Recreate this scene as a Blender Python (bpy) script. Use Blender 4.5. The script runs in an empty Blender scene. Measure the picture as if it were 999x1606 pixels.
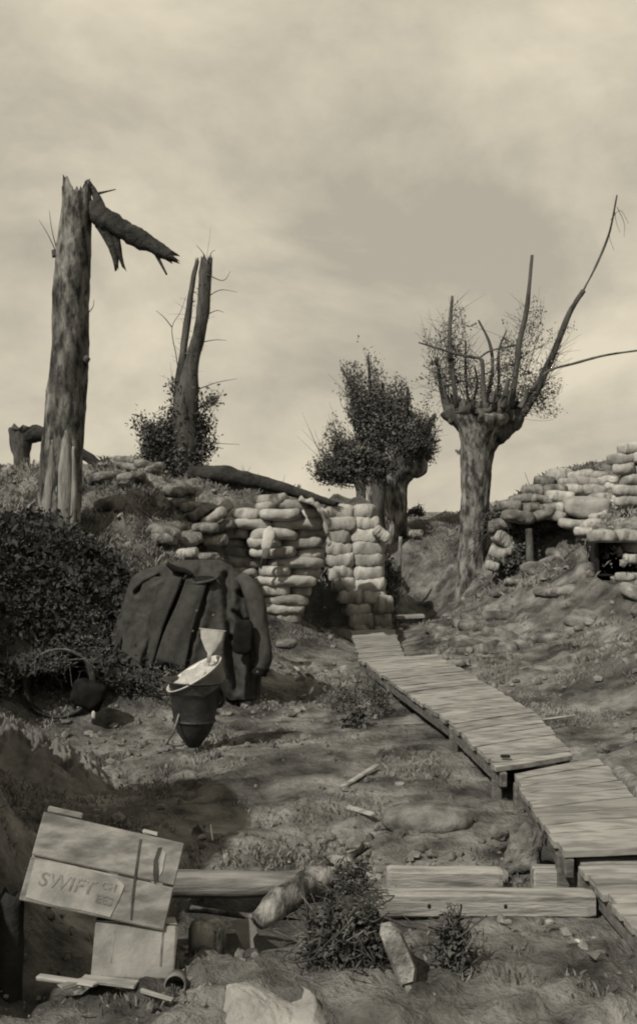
import bpy, math, random
import numpy as np
from mathutils import Vector, Matrix, Euler, Quaternion

random.seed(7)
rng = np.random.default_rng(11)
S = bpy.context.scene
COL = S.collection

# ------------------------------------------------------------------ camera, light, exposure
F = 1780.0; CX = 499.5; CY = 803.0; EYE = 1.5
cam_d = bpy.data.cameras.new('camera'); cam = bpy.data.objects.new('camera', cam_d); COL.objects.link(cam)
cam.location = (0, 0, EYE); cam.rotation_euler = (math.radians(90), 0, 0)
cam_d.sensor_fit = 'VERTICAL'; cam_d.sensor_height = 65.0; cam_d.lens = F / 1606 * 65.0
cam_d.clip_start = 0.05; cam_d.clip_end = 6000
S.camera = cam
S.view_settings.view_transform = 'Standard'; S.view_settings.look = 'None'
S.view_settings.gamma = 1.0; S.view_settings.exposure = 0.0; S.view_settings.use_curve_mapping = False
S.cycles.filter_width = 2.0
S.cycles.max_bounces = 6; S.cycles.diffuse_bounces = 3

SUN_EL = math.radians(45); SUN_H = Vector((-0.64, -0.77)).normalized()   # horizontal direction towards the sun
W = bpy.data.worlds.new('World'); S.world = W; W.use_nodes = True
nt = W.node_tree; nt.nodes.clear()
def wn(t, **k):
    n = nt.nodes.new(t)
    for a, b in k.items(): setattr(n, a, b)
    return n
sky = wn('ShaderNodeTexSky', sky_type='NISHITA'); sky.sun_disc = False
sky.sun_elevation = SUN_EL; sky.sun_rotation = math.atan2(SUN_H.x, SUN_H.y); sky.dust_density = 4
bw = wn('ShaderNodeRGBToBW')
tc = wn('ShaderNodeTexCoord')
mp = wn('ShaderNodeMapping'); mp.inputs['Scale'].default_value = (2.2, 2.2, 4.0); mp.inputs['Location'].default_value = (0.84, 4.04, 1.82)
n1 = wn('ShaderNodeTexNoise'); n1.inputs['Scale'].default_value = 1.6; n1.inputs['Detail'].default_value = 7; n1.inputs['Roughness'].default_value = 0.58; n1.inputs['Distortion'].default_value = 0.25
rp = wn('ShaderNodeValToRGB')
rp.color_ramp.elements[0].position = 0.36; rp.color_ramp.elements[0].color = (0.50, 0.458, 0.37, 1)
rp.color_ramp.elements[1].position = 0.64; rp.color_ramp.elements[1].color = (0.84, 0.755, 0.585, 1)
vs = wn('ShaderNodeMath', operation='MULTIPLY'); vs.inputs[1].default_value = 0.2   # clear-sky part
ad = wn('ShaderNodeMath', operation='ADD'); ad.inputs[1].default_value = 8.5        # cloud sheet part, in sky units
mul = wn('ShaderNodeMixRGB', blend_type='MULTIPLY'); mul.inputs[0].default_value = 1
bg = wn('ShaderNodeBackground'); bg.inputs['Strength'].default_value = 0.10
out = wn('ShaderNodeOutputWorld')
L = nt.links.new
L(sky.outputs[0], bw.inputs[0]); L(bw.outputs[0], vs.inputs[0]); L(vs.outputs[0], ad.inputs[0])
L(tc.outputs['Generated'], mp.inputs[0]); L(mp.outputs[0], n1.inputs['Vector']); L(n1.outputs[0], rp.inputs[0])
L(rp.outputs[0], mul.inputs[1]); L(ad.outputs[0], mul.inputs[2]); L(mul.outputs[0], bg.inputs[0]); L(bg.outputs[0], out.inputs[0])

sd = bpy.data.lights.new('sun', 'SUN'); sd.energy = 4.8; sd.angle = math.radians(0.8); sd.color = (1, 0.95, 0.85)
sun = bpy.data.objects.new('sun', sd); COL.objects.link(sun)
c, s_ = math.cos(SUN_EL), math.sin(SUN_EL)
sun.rotation_euler = Vector((-SUN_H.x * c, -SUN_H.y * c, -s_)).to_track_quat('-Z', 'Y').to_euler()

# ------------------------------------------------------------------ noise
def _h(ix, iy, iz, seed):
    n = (ix * 374761393 + iy * 668265263 + iz * 1274126177 + seed * 144665) & 0xFFFFFFFF
    n = ((n ^ (n >> 13)) * 1274126177) & 0xFFFFFFFF
    n = (n ^ (n >> 16)) & 0xFFFF
    return n / 32767.5 - 1.0
def noise(x, y, z=0.0, seed=0):
    x, y, z = np.broadcast_arrays(np.asarray(x, float), np.asarray(y, float), np.asarray(z, float))
    ix, iy, iz = (np.floor(v).astype(np.int64) for v in (x, y, z))
    fx, fy, fz = x - ix, y - iy, z - iz
    fx, fy, fz = (f * f * (3 - 2 * f) for f in (fx, fy, fz))
    r = 0
    for a in (0, 1):
        for b in (0, 1):
            for c_ in (0, 1):
                w = (fx if a else 1 - fx) * (fy if b else 1 - fy) * (fz if c_ else 1 - fz)
                r = r + w * _h(ix + a, iy + b, iz + c_, seed)
    return r
def fbm(x, y, z=0.0, o=4, seed=0):
    r = 0; a = 1.0; f = 1.0
    for i in range(o):
        r = r + a * noise(np.asarray(x) * f, np.asarray(y) * f, np.asarray(z) * f, seed + i * 17); a *= 0.5; f *= 2.03
    return r

# ------------------------------------------------------------------ photo point -> place
def P(px, py, d):
    return Vector(((px - CX) / F * d, d, EYE - (py - CY) / F * d))
def Pz(px, py, z):
    return P(px, py, (EYE - z) * F / (py - CY))

# ------------------------------------------------------------------ terrain
ctrl = []
for (px, py, d) in [(500,1606,3.3),(999,1606,3.3),(150,1606,3.3),(500,1500,3.8),(900,1450,4.1),(600,1300,5.3),(800,1330,5.0),(450,1200,6.6),
    (300,1180,7.1),(600,1120,8.2),(480,1050,9.8),(420,1085,9.0),(585,990,12.8),(640,968,14),(632,930,15.0),
    (300,1078,8.6),(95,1112,8.0),(20,1110,7.9),(100,1225,6.5),(250,975,9.2),(200,885,9.7),(250,835,10.5),(300,785,11.5),(150,750,12),(20,750,12),
    (20,835,9.6),(90,845,9.9),(100,910,9.0),(10,905,8.8),(100,1045,8.5),(0,1040,8.3),(160,960,8.9),(385,880,12.4),(440,975,11.4),(380,1000,10.3),(400,975,11.2),
    (430,800,12.6),(350,782,12.6),(470,798,13.2),(290,765,13.5),(45,738,14),(400,802,14.5),(490,806,14.5),(560,795,14.5),(530,797,14.5),(565,785,18),
    (735,918,14),(660,835,16),(690,809,17.5),(655,900,15.2),(650,940,14.6),(700,1000,11.6),(690,1032,10),(800,955,12),(850,900,12.6),(900,850,13),
    (990,935,11),(900,1050,9),(850,1120,7.6),(999,1000,9.5),(999,1120,7.6),(990,1245,5.7),(880,755,14),(800,800,14.5),(760,830,14.8),(999,750,13.8),(960,800,13),(560,1050,9.9),(720,960,12.6),(510,985,12.2),(540,990,12.7),(600,992,12.7),(500,985,11.7),(960,912,11.3),(900,885,12.2)]:
    p = P(px, py, d); ctrl.append((p.x, p.y, p.z))
ctrl += [(-2.6,3.6,2.2),(-1.75,3.35,2.1),(-1.35,3.6,1.3),(-1.75,4.1,2.1),(-1.12,3.7,.2),(-1.95,4.8,2.0),(-1.6,4.6,1.3),(-1.38,4.7,.3),(-1.75,5.2,.85),(-1.5,5.3,.12),(-2.6,5.2,1.6),(-2.3,5.9,.6),(-1.15,4.6,0),(-.9,4.9,0),(-.5,4.8,0),(-.9,4.1,-.02),(-.5,3.9,-.03),(-.8,3.6,-.02),(-.6,5.5,0),(-1.2,5.1,0),(-.2,5.2,0),(-3.0,6.6,1.5),(-1.75,2.5,1.0),(-2.6,2.6,1.6),(-1.1,3.1,.1),(-1.5,6.0,.06),(-1.2,5.5,.02),(-1.75,6.7,.08),(-2.0,6.3,.35),(-2.9,7.6,1.7),(-2.35,7.3,.55),(-1.0,4.2,-0.02),(-1.0,3.5,0),  # leading points: unseen hump left of view, shaped to throw shade on the floor
    (-0.36,4.15,-0.13),(-0.1,4.2,-0.1),(0.3,4.25,-0.02),(1.3,4.0,-.02),(1.15,4.9,0.0),(1.6,6.3,.05),
    (0.2,9.0,.05),(0.25,7.5,.02),(0.9,6.5,.03),(0.75,7.6,.05),(0.45,10.5,.12),
    (2.4,5,.5),(3.2,8,1.2),(2.0,3,.2),(4.2,12,2.0),(4,5,1.4),(0,-2,0),(-2.5,0,.6),(2.5,0,.6),(-4.5,0,1.5),(4.5,0,1.5),(-6,10,1.9),(-6,5,1.7),(6,9,1.7),
    (-5,16,1.75),(0,20,1.45),(5,20,1.45),(-8,20,1.5),(8,16,1.5),(-9,0,1.5),(9,0,1.5),(0,-8,1.2),(0,30,1.42),(12,28,1.42),(-12,28,1.42),(1.75,15.5,1.0),(2.4,16.5,1.45),(1.2,16.5,1.05),(1.2,18,1.35)]
CT = np.array(ctrl)
def _u(r2): return np.where(r2 > 1e-12, 0.5 * r2 * np.log(np.maximum(r2, 1e-12)), 0)
n_ = len(CT)
K = _u(((CT[:, None, :2] - CT[None, :, :2]) ** 2).sum(-1)) + np.eye(n_) * 0.02
Pm = np.hstack([np.ones((n_, 1)), CT[:, :2]])
A_ = np.zeros((n_ + 3, n_ + 3)); A_[:n_, :n_] = K; A_[:n_, n_:] = Pm; A_[n_:, :n_] = Pm.T
TW = np.linalg.solve(A_, np.concatenate([CT[:, 2], np.zeros(3)]))
def gbase(x, y):
    x = np.asarray(x, float); y = np.asarray(y, float); sh = x.shape
    xf, yf = x.ravel(), y.ravel(); r = np.empty(xf.size)
    for i in range(0, xf.size, 20000):
        X, Y = xf[i:i+20000], yf[i:i+20000]
        U = _u((X[:, None] - CT[None, :, 0]) ** 2 + (Y[:, None] - CT[None, :, 1]) ** 2)
        r[i:i+20000] = U @ TW[:n_] + TW[n_] + TW[n_ + 1] * X + TW[n_ + 2] * Y
    R = np.hypot(xf, yf - 8); t = np.clip((R - 16) / 12, 0, 1); t = t * t * (3 - 2 * t)
    r = np.clip(r, -0.3, 2.3)
    return (r * (1 - t) + 1.42 * t).reshape(sh)
def ground(x, y):
    b = gbase(x, y); x = np.asarray(x, float); y = np.asarray(y, float)
    amp = 0.5 + np.clip((b - 0.15) * 1.5, 0, 1.1)
    far = np.clip(1 - (np.hypot(x, y - 8) - 16) / 10, 0, 1)
    return b + (0.055 * fbm(x * 1.3, y * 1.3, 0, 3, 3) + (0.026 + 0.035 * np.clip(b - .5, 0, .8)) * fbm(x * 4.2, y * 4.2, 0, 3, 8)) * amp * far
def carve(x, y, z):
    # the dug-out hole under the right breastwork and the foot of the two sandbag walls
    z = np.where((x > 2.86) & (x < 3.42) & (y > 11.2) & (y < 13.0), np.minimum(z, .78), z)
    z = np.where((x > .02) & (x < 1.0) & (y > 11.6) & (y < 13.45), np.minimum(z, .17), z)
    z = np.where((x > -.22) & (x <= .02) & (y > 11.8) & (y < 13.45), np.minimum(z, .2), z)
    return z
def G(x, y): return float(ground(np.array([x]), np.array([y]))[0])

# ------------------------------------------------------------------ materials
TINT = (1.0, 0.98, 0.925)
def g(v): return (v * TINT[0], v * TINT[1], v * TINT[2], 1)
def material(name, lo, hi, scale=6, detail=8, stretch=(1, 1, 1), bump=0.3, bscale=None, rough=0.9, coord='Object', p0=0.35, p1=0.65, spec=0.2, extra=None, bdist=0.02, worldspace=False):
    m = bpy.data.materials.new(name); m.use_nodes = True; t = m.node_tree; N = t.nodes; Lk = t.links.new
    b = N['Principled BSDF']; b.inputs['Roughness'].default_value = rough; b.inputs['Specular IOR Level'].default_value = spec
    if worldspace:
        co = N.new('ShaderNodeNewGeometry'); src = co.outputs['Position']
    else:
        co = N.new('ShaderNodeTexCoord'); src = co.outputs[coord]
    mpn = N.new('ShaderNodeMapping'); mpn.inputs['Scale'].default_value = stretch; Lk(src, mpn.inputs[0])
    oi = N.new('ShaderNodeObjectInfo'); am = N.new('ShaderNodeVectorMath'); am.operation = 'ADD'
    sc = N.new('ShaderNodeMath'); sc.operation = 'MULTIPLY'; sc.inputs[1].default_value = 0 if worldspace else 37.0
    Lk(oi.outputs['Random'], sc.inputs[0]); Lk(mpn.outputs[0], am.inputs[0]); Lk(sc.outputs[0], am.inputs[1])
    no = N.new('ShaderNodeTexNoise'); no.inputs['Scale'].default_value = scale; no.inputs['Detail'].default_value = detail; no.inputs['Roughness'].default_value = 0.62
    Lk(am.outputs[0], no.inputs['Vector'])
    r = N.new('ShaderNodeValToRGB'); r.color_ramp.elements[0].position = p0; r.color_ramp.elements[1].position = p1
    r.color_ramp.elements[0].color = g(lo); r.color_ramp.elements[1].color = g(hi); Lk(no.outputs[0], r.inputs[0])
    # per-object tone, so that repeats differ
    pv = N.new('ShaderNodeMapRange'); pv.inputs['To Min'].default_value = 0.8; pv.inputs['To Max'].default_value = 1.15; Lk(oi.outputs['Random'], pv.inputs[0])
    mx = N.new('ShaderNodeMixRGB'); mx.blend_type = 'MULTIPLY'; mx.inputs[0].default_value = 1; Lk(r.outputs[0], mx.inputs[1]); Lk(pv.outputs[0], mx.inputs[2])
    last = mx.outputs[0]
    if extra:
        # a second, coarser layer of stains or wear
        n2 = N.new('ShaderNodeTexNoise'); n2.inputs['Scale'].default_value = extra[0]; n2.inputs['Detail'].default_value = 5; Lk(am.outputs[0], n2.inputs['Vector'])
        r2 = N.new('ShaderNodeValToRGB'); r2.color_ramp.elements[0].position = extra[1]; r2.color_ramp.elements[1].position = extra[2]
        r2.color_ramp.elements[0].color = (extra[3],) * 3 + (1,); r2.color_ramp.elements[1].color = (1, 1, 1, 1); Lk(n2.outputs[0], r2.inputs[0])
        m2 = N.new('ShaderNodeMixRGB'); m2.blend_type = 'MULTIPLY'; m2.inputs[0].default_value = 1; Lk(last, m2.inputs[1]); Lk(r2.outputs[0], m2.inputs[2]); last = m2.outputs[0]
    Lk(last, b.inputs['Base Color'])
    if bump:
        n3 = N.new('ShaderNodeTexNoise'); n3.inputs['Scale'].default_value = bscale or scale * 4; n3.inputs['Detail'].default_value = 6; n3.inputs['Roughness'].default_value = 0.65
        Lk(am.outputs[0], n3.inputs['Vector'])
        bp = N.new('ShaderNodeBump'); bp.inputs['Strength'].default_value = bump; bp.inputs['Distance'].default_value = bdist
        Lk(n3.outputs[0], bp.inputs['Height']); Lk(bp.outputs[0], b.inputs['Normal'])
    return m
M = {}
M['earth'] = material('earth', 0.05, 0.25, 4.0, 13, bump=1.0, bscale=16, worldspace=True, extra=(1.3, 0.38, 0.56, 0.42), bdist=0.07, spec=0.1)
M['clod'] = material('clod', 0.06, 0.22, 8, 8, bump=0.8, bscale=30, spec=0.1)
M['mud_sack'] = material('mud_sack', 0.09, 0.26, 7, 12, bump=1.0, bscale=30, extra=(5, 0.38, 0.55, 0.45), spec=0.05, bdist=0.03)
M['pale_stone'] = material('pale_stone', 0.16, 0.36, 14, 10, bump=0.8, extra=(9, 0.4, 0.55, 0.5))
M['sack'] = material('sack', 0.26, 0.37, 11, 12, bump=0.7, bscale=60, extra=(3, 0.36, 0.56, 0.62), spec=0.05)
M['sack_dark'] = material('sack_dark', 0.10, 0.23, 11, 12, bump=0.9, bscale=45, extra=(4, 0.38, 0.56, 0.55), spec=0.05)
M['canvas'] = material('canvas', 0.24, 0.36, 6, 8, bump=0.4, bscale=50, extra=(4, 0.3, 0.5, 0.6), spec=0.05)
M['rag'] = material('rag', 0.30, 0.45, 6, 6, bump=0.3, bscale=30)
M['plank'] = material('plank', 0.205, 0.25, 6, 10, (1.5, 6, 6), bump=0.12, bscale=14, extra=(3.5, 0.40, 0.56, 0.62), spec=0.15)
M['runner'] = material('runner', 0.07, 0.15, 5, 10, (3, 3, 9), bump=0.5, bscale=14, extra=(3, 0.3, 0.5, 0.6))
M['beam'] = material('beam', 0.15, 0.29, 4, 10, (1, 9, 9), bump=0.5, bscale=14, extra=(4, 0.3, 0.5, 0.6))
M['crate'] = material('crate', 0.17, 0.29, 9, 10, (1, 3, 3), bump=0.3, bscale=14, extra=(7, 0.38, 0.56, 0.55))
M['card'] = material('card', 0.22, 0.34, 9, 10, bump=0.3, bscale=20, extra=(7, 0.38, 0.55, 0.6))
M['ink'] = material('ink', 0.11, 0.24, 40, 6, bump=0)
M['bark'] = material('bark', 0.035, 0.24, 16, 12, (1, 1, 0.35), bump=1.0, bscale=22, p0=.4, p1=.62, extra=(5, 0.38, 0.55, 0.4), bdist=0.03)
M['bark_limb'] = material('bark_limb', 0.018, 0.055, 9, 10, (1, 1, 1), bump=1.0, bscale=22, bdist=0.03)
M['split_x'] = material('split_x', 0.07, 0.21, 9, 10, (0.25, 3, 3), bump=0.9, bscale=14, extra=(5, 0.3, 0.5, 0.6), bdist=0.015)
M['bark_dark'] = material('bark_dark', 0.02, 0.10, 9, 10, (1, 1, 0.28), bump=1.0, bscale=18, bdist=0.03)
M['split'] = material('split', 0.12, 0.26, 12, 10, (3, 3, 0.3), bump=0.9, bscale=18, extra=(5, 0.3, 0.5, 0.55), bdist=0.02)
M['twig'] = material('twig', 0.03, 0.07, 10, 4, bump=0)
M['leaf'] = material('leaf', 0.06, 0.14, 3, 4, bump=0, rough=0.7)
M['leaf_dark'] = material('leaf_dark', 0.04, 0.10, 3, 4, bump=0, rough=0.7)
M['grass'] = material('grass', 0.05, 0.24, 2.2, 5, bump=0, rough=0.8)
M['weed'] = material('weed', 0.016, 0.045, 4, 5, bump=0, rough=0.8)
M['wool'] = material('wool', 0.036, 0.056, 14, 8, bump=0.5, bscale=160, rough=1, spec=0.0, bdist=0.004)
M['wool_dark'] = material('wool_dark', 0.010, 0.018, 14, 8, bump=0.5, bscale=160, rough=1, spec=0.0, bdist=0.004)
M['brass'] = material('brass', 0.07, 0.12, 20, 3, bump=0, rough=0.5)
M['iron'] = material('iron', 0.012, 0.032, 12, 8, bump=0.25, rough=0.55, spec=0.4)
M['enamel'] = material('enamel', 0.42, 0.62, 9, 6, bump=0.1, rough=0.45, spec=0.4)
M['tin'] = material('tin', 0.06, 0.13, 9, 6, bump=0.2, rough=0.5, spec=0.4)
M['dark_cloth'] = material('dark_cloth', 0.05, 0.13, 6, 8, bump=0.5, bscale=40)
M['deep_shade'] = material('deep_shade', 0.012, 0.03, 6, 6, bump=0.6)  # near-black; shade of the lintel and left post put into the colour
M['void'] = material('void', 0.008, 0.015, 6, 4, bump=0.3)  # near-black for hole interiors, their shade put into the colour
M['wicker'] = material('wicker', 0.018, 0.06, 20, 6, (1, 1, 1), bump=0.6, bscale=40)

# ------------------------------------------------------------------ mesh building
class MB:
    def __init__(s): s.v = []; s.f = []
    def add(s, V, Fc):
        o = len(s.v); s.v += [tuple(p) for p in V]; s.f += [tuple(i + o for i in f) for f in Fc]; return s
    def build(s, name, mat, parent=None, smooth=True, loc=None):
        me = bpy.data.meshes.new(name)
        V = s.v
        if loc is not None: V = [(a - loc[0], b - loc[1], c_ - loc[2]) for a, b, c_ in V]
        me.from_pydata(V, [], s.f); me.validate(); me.update()
        if smooth: me.polygons.foreach_set('use_smooth', [True] * len(me.polygons))
        me.materials.append(M[mat] if isinstance(mat, str) else mat)
        o = bpy.data.objects.new(name, me); COL.objects.link(o)
        if parent is not None: o.parent = parent
        elif loc is not None: o.location = loc
        return o
def tag(o, label=None, cat=None, group=None, kind=None):
    if label: o['label'] = label
    if cat: o['category'] = cat
    if group: o['group'] = group
    if kind: o['kind'] = kind
    return o
def thing(name, label, cat, loc=(0, 0, 0), rot=(0, 0, 0), group=None):
    o = bpy.data.objects.new(name, None); o.empty_display_size = 0.1; COL.objects.link(o); o.location = loc; o.rotation_euler = rot
    return tag(o, label, cat, group)
def child(mb, name, mat, root, smooth=True):     # verts given in world space; root has no rotation
    return mb.build(name, mat, root, smooth, loc=tuple(root.location))

def catmull(pts, n):
    pts = [np.array(p, float) for p in pts]
    if len(pts) == 2: return [pts[0] * (1 - t) + pts[1] * t for t in np.linspace(0, 1, n)]
    q = [2 * pts[0] - pts[1]] + pts + [2 * pts[-1] - pts[-2]]
    r = []
    for t in np.linspace(0, len(pts) - 1, n):
        i = min(int(t), len(pts) - 2); u = t - i; a, b, c_, d = q[i:i + 4]
        r.append(0.5 * ((2 * b) + (c_ - a) * u + (2 * a - 5 * b + 4 * c_ - d) * u * u + (3 * b - a - 3 * c_ + d) * u ** 3))
    return r
def limb(mb, pts, rad, seg=10, rings=None, rough=0.12, freq=5.0, seed=0, cap0=True, cap1='jag', jag=0.1):
    """tapered, knobbly tube along pts"""
    rings = rings or max(6, 5 * len(pts))
    path = catmull(pts, rings); R = np.interp(np.linspace(0, len(rad) - 1, rings), np.arange(len(rad)), rad)
    V = []; Fc = []
    up = None
    for i, p in enumerate(path):
        t = path[min(i + 1, rings - 1)] - path[max(i - 1, 0)]; t = t / (np.linalg.norm(t) + 1e-9)
        if up is None:
            up = np.cross(t, [0.13, 1, 0.07]); up /= np.linalg.norm(up)
        up = up - t * np.dot(up, t); up /= np.linalg.norm(up) + 1e-9
        w = np.cross(t, up)
        for k in range(seg):
            a = 2 * math.pi * k / seg
            dirv = up * math.cos(a) + w * math.sin(a)
            q = p + dirv * R[i]
            if cap1 == 'jag' and i == rings - 1:
                q = q + t * jag * (random.random() ** 2) * 1.6
            V.append(q)
    if rough:
        A = np.array(V); nz = fbm(A[:, 0] * freq, A[:, 1] * freq, A[:, 2] * freq * 0.35, 5, seed)
        cc = np.repeat(np.array(path), seg, 0); A2 = cc + (A - cc) * (1 + rough * nz)[:, None]
        if cap1 == 'jag': A2[-seg:] = A[-seg:]
        V = list(A2)
    for i in range(rings - 1):
        for k in range(seg):
            a = i * seg + k; b = i * seg + (k + 1) % seg
            Fc.append((a, b, b + seg, a + seg))
    if cap0: V.append(path[0]); c0 = len(V) - 1; Fc += [(c0, (k + 1) % seg, k) for k in range(seg)]
    e = path[-1] - (t * jag * 0.3 if cap1 == 'jag' else 0); V.append(e); c1 = len(V) - 1; o = (rings - 1) * seg
    Fc += [(c1, o + k, o + (k + 1) % seg) for k in range(seg)]
    mb.add(V, Fc); return mb
def twig(mb, pts, r0, r1, seg=4, n=None, seed=0):
    return limb(mb, pts, [r0, r1], seg, n or 4 * len(pts), 0.0, cap1='flat')
def box(mb, sx, sy, sz, mat4=None, bev=0.006, cx=0, cy=0, cz=0, wob=0.0):
    """box with chamfered edges"""
    bev = min(bev, sx * .3, sy * .3, sz * .3)
    hx, hy, hz = sx / 2, sy / 2, sz / 2
    V = []; idx = {}
    for sxn in (-1, 1):
        for syn in (-1, 1):
            for szn in (-1, 1):
                for ax in range(3):
                    p = [sxn * hx, syn * hy, szn * hz]
                    for a2 in range(3):
                        if a2 != ax: p[a2] -= (sxn, syn, szn)[a2] * bev
                    idx[(sxn, syn, szn, ax)] = len(V)
                    V.append(Vector((p[0] + cx, p[1] + cy, p[2] + cz)) + Vector([random.uniform(-wob, wob) for _ in range(3)]))
    Fc = []
    for ax in range(3):
        o = [a for a in range(3) if a != ax]
        for sg in (-1, 1):
            q = []
            for (a, b) in ((-1, -1), (1, -1), (1, 1), (-1, 1)):
                k = [0, 0, 0]; k[ax] = sg; k[o[0]] = a; k[o[1]] = b; q.append(idx[(k[0], k[1], k[2], ax)])
            if (sg == 1) == (ax == 1): q.reverse()
            Fc.append(tuple(q))
    for ax in range(3):      # edges along ax
        o = [a for a in range(3) if a != ax]
        for a in (-1, 1):
            for b in (-1, 1):
                k0 = [0, 0, 0]; k0[o[0]] = a; k0[o[1]] = b; k1 = list(k0); k0[ax] = -1; k1[ax] = 1
                Fc.append((idx[(*k0, o[0])], idx[(*k1, o[0])], idx[(*k1, o[1])], idx[(*k0, o[1])]))
    for sxn in (-1, 1):
        for syn in (-1, 1):
            for szn in (-1, 1): Fc.append(tuple(idx[(sxn, syn, szn, a)] for a in range(3)))
    if mat4 is not None: V = [mat4 @ v for v in V]
    mb.add(V, Fc); return mb
def basis(o, x, y):      # matrix with x axis along x, y near y
    x = Vector(x).normalized(); z = x.cross(Vector(y)).normalized(); y = z.cross(x)
    m = Matrix((x, y, z)).transposed().to_4x4(); m.translation = Vector(o); return m
def stick(mb, a, b, w, h, roll=0, bev=0.006, wob=0.0):   # squared timber from a to b
    a, b = Vector(a), Vector(b); x = b - a
    m = basis((a + b) / 2, x, (0, 1, 0) if abs(x.normalized().y) < 0.9 else (1, 0, 0)) @ Matrix.Rotation(roll, 4, 'X')
    return box(mb, x.length, w, h, m, bev, wob=wob)
def lathe(mb, prof, seg=32, mat4=None, dent=0.0, seed=0, closed=False):
    V = []; n = len(prof)
    for i, (r, z) in enumerate(prof):
        for k in range(seg):
            a = 2 * math.pi * k / seg; rr = r * (1 + dent * float(fbm(math.cos(a) * 1.3, math.sin(a) * 1.3, z * 6, 2, seed)))
            V.append(Vector((rr * math.cos(a), rr * math.sin(a), z)))
    Fc = [(i * seg + k, i * seg + (k + 1) % seg, (i + 1) * seg + (k + 1) % seg, (i + 1) * seg + k) for i in range(n - 1) for k in range(seg)]
    if mat4 is not None: V = [mat4 @ v for v in V]
    mb.add(V, Fc); return mb
def blob(mb, sx, sy, sz, mat4=None, e=0.6, nu=22, nv=14, amp=0.12, freq=4, seed=0, oct=3, flat=0.0):
    """lumpy rounded body: superellipsoid with noise"""
    V = []
    pw = lambda c_, k: math.copysign(abs(c_) ** k, c_)
    for i in range(nv + 1):
        ph = -math.pi / 2 + math.pi * i / nv
        for k in range(nu):
            th = 2 * math.pi * k / nu
            p = np.array([pw(math.cos(ph), e) * pw(math.cos(th), e), pw(math.cos(ph), e) * pw(math.sin(th), e), pw(math.sin(ph), e)])
            V.append(p * np.array([sx, sy, sz]) / 2)
    A = np.array(V)
    if amp: A = A * (1 + amp * fbm(A[:, 0] * freq + seed, A[:, 1] * freq, A[:, 2] * freq, oct, seed))[:, None]
    V = [Vector(q) for q in A]
    Fc = [(i * nu + k, i * nu + (k + 1) % nu, (i + 1) * nu + (k + 1) % nu, (i + 1) * nu + k) for i in range(nv) for k in range(nu)]
    if mat4 is not None: V = [mat4 @ v for v in V]
    mb.add(V, Fc); return mb
def TR(loc, rot=(0, 0, 0)): return Matrix.Translation(Vector(loc)) @ Euler(rot).to_matrix().to_4x4()

def leaves(mb, clusters, n, ln=0.055, wd=0.013, droop=0.3):
    """clusters: list of (centre, radii, weight); narrow folded leaves in clumps"""
    wsum = sum(c_[2] for c_ in clusters); V = []; Fc = []
    for (cn, rd, w) in clusters:
        m = int(n * w / wsum); sub = max(3, m // 28)
        u = rng.normal(size=(sub, 3)); u /= np.linalg.norm(u, axis=1)[:, None]; u *= rng.random((sub, 1)) ** 0.45
        cen = np.array(cn) + u * np.array(rd)
        for j in range(m):
            ci = cen[rng.integers(sub)]
            p = ci + rng.normal(size=3) * np.array(rd) * 0.17
            d = rng.normal(size=3); d[2] = d[2] * 0.8 - droop; d /= np.linalg.norm(d)
            s = np.cross(d, rng.normal(size=3)); s /= np.linalg.norm(s) + 1e-9
            l = ln * rng.uniform(0.6, 1.4); wv = wd * rng.uniform(0.7, 1.4)
            o = len(V); V += [p, p + d * l * .5 + s * wv, p + d * l, p + d * l * .5 - s * wv]; Fc.append((o, o + 1, o + 2, o + 3))
    mb.add(V, Fc); return mb
def PC(px, py, d, rpx, w=1, rz=None):     # cluster at a photo point, radius in photo pixels
    r = rpx * d / F; return (P(px, py, d), (r, r * 0.8, (rz or rpx) * d / F), w)
def wisps(mb, a, b, n, length, r=0.004, up=0.5, spread=0.6):
    a, b = np.array(a), np.array(b)
    for i in range(n):
        t = random.random(); p = a * (1 - t) + b * t
        d = np.array([random.gauss(0, spread), random.gauss(0, spread), up + random.gauss(0, .3)]); d /= np.linalg.norm(d)
        l = length * random.uniform(.4, 1.2); k = np.array([random.gauss(0, .25), random.gauss(0, .25), random.gauss(0, .2)]) * l
        twig(mb, [p, p + d * l * .5 + k * .4, p + d * l + k], r, r * 0.35, 3, 5)

# ================================================================== SETTING
ys = [-6.0]
while ys[-1] < 32:
    y = ys[-1]; ys.append(y + (0.5 if y < 2 else max(0.022, 0.0105 * y - 0.008) if y < 17 else 0.5))
ys += [40, 60, 100, 200, 500, 1200, 3000]
NX = 300; us = np.linspace(-1, 1, NX); us = np.sign(us) * (0.62 * np.abs(us) + 0.38 * np.abs(us) ** 4)
yy = np.array(ys); hw = np.where(yy < 18, 0.62 * np.abs(yy) + 4.5, 0.62 * np.abs(yy) + 4.5 + (yy - 18) * 1.5)
X = us[None, :] * hw[:, None]; Y = np.repeat(yy[:, None], NX, 1)
Z = ground(X, Y)
nearm = np.clip(1 - (Y - 15) / 5, 0, 1)
bz = gbase(X, Y)
clodm = 0.35 + np.clip(fbm(X * 0.9, Y * 0.9, 0, 2, 77) * 0.9 + 0.25, 0, 1) + np.clip((bz - 0.2) * 0.7, 0, .8)
rid = 1 - np.abs(fbm(X * 7, Y * 7, 0, 3, 31))
Z = carve(X, Y, Z) + nearm * clodm * (0.024 * fbm(X * 13, Y * 13, 0, 3, 21) + 0.020 * rid - 0.012)
mb = MB(); nr = len(ys)
mb.v = [tuple(p) for p in np.stack([X, Y, Z], -1).reshape(-1, 3)]
mb.f = [(i * NX + k, i * NX + k + 1, (i + 1) * NX + k + 1, (i + 1) * NX + k) for i in range(nr - 1) for k in range(NX - 1)]
o = mb.build('ground', 'earth'); tag(o, kind='structure')

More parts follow.
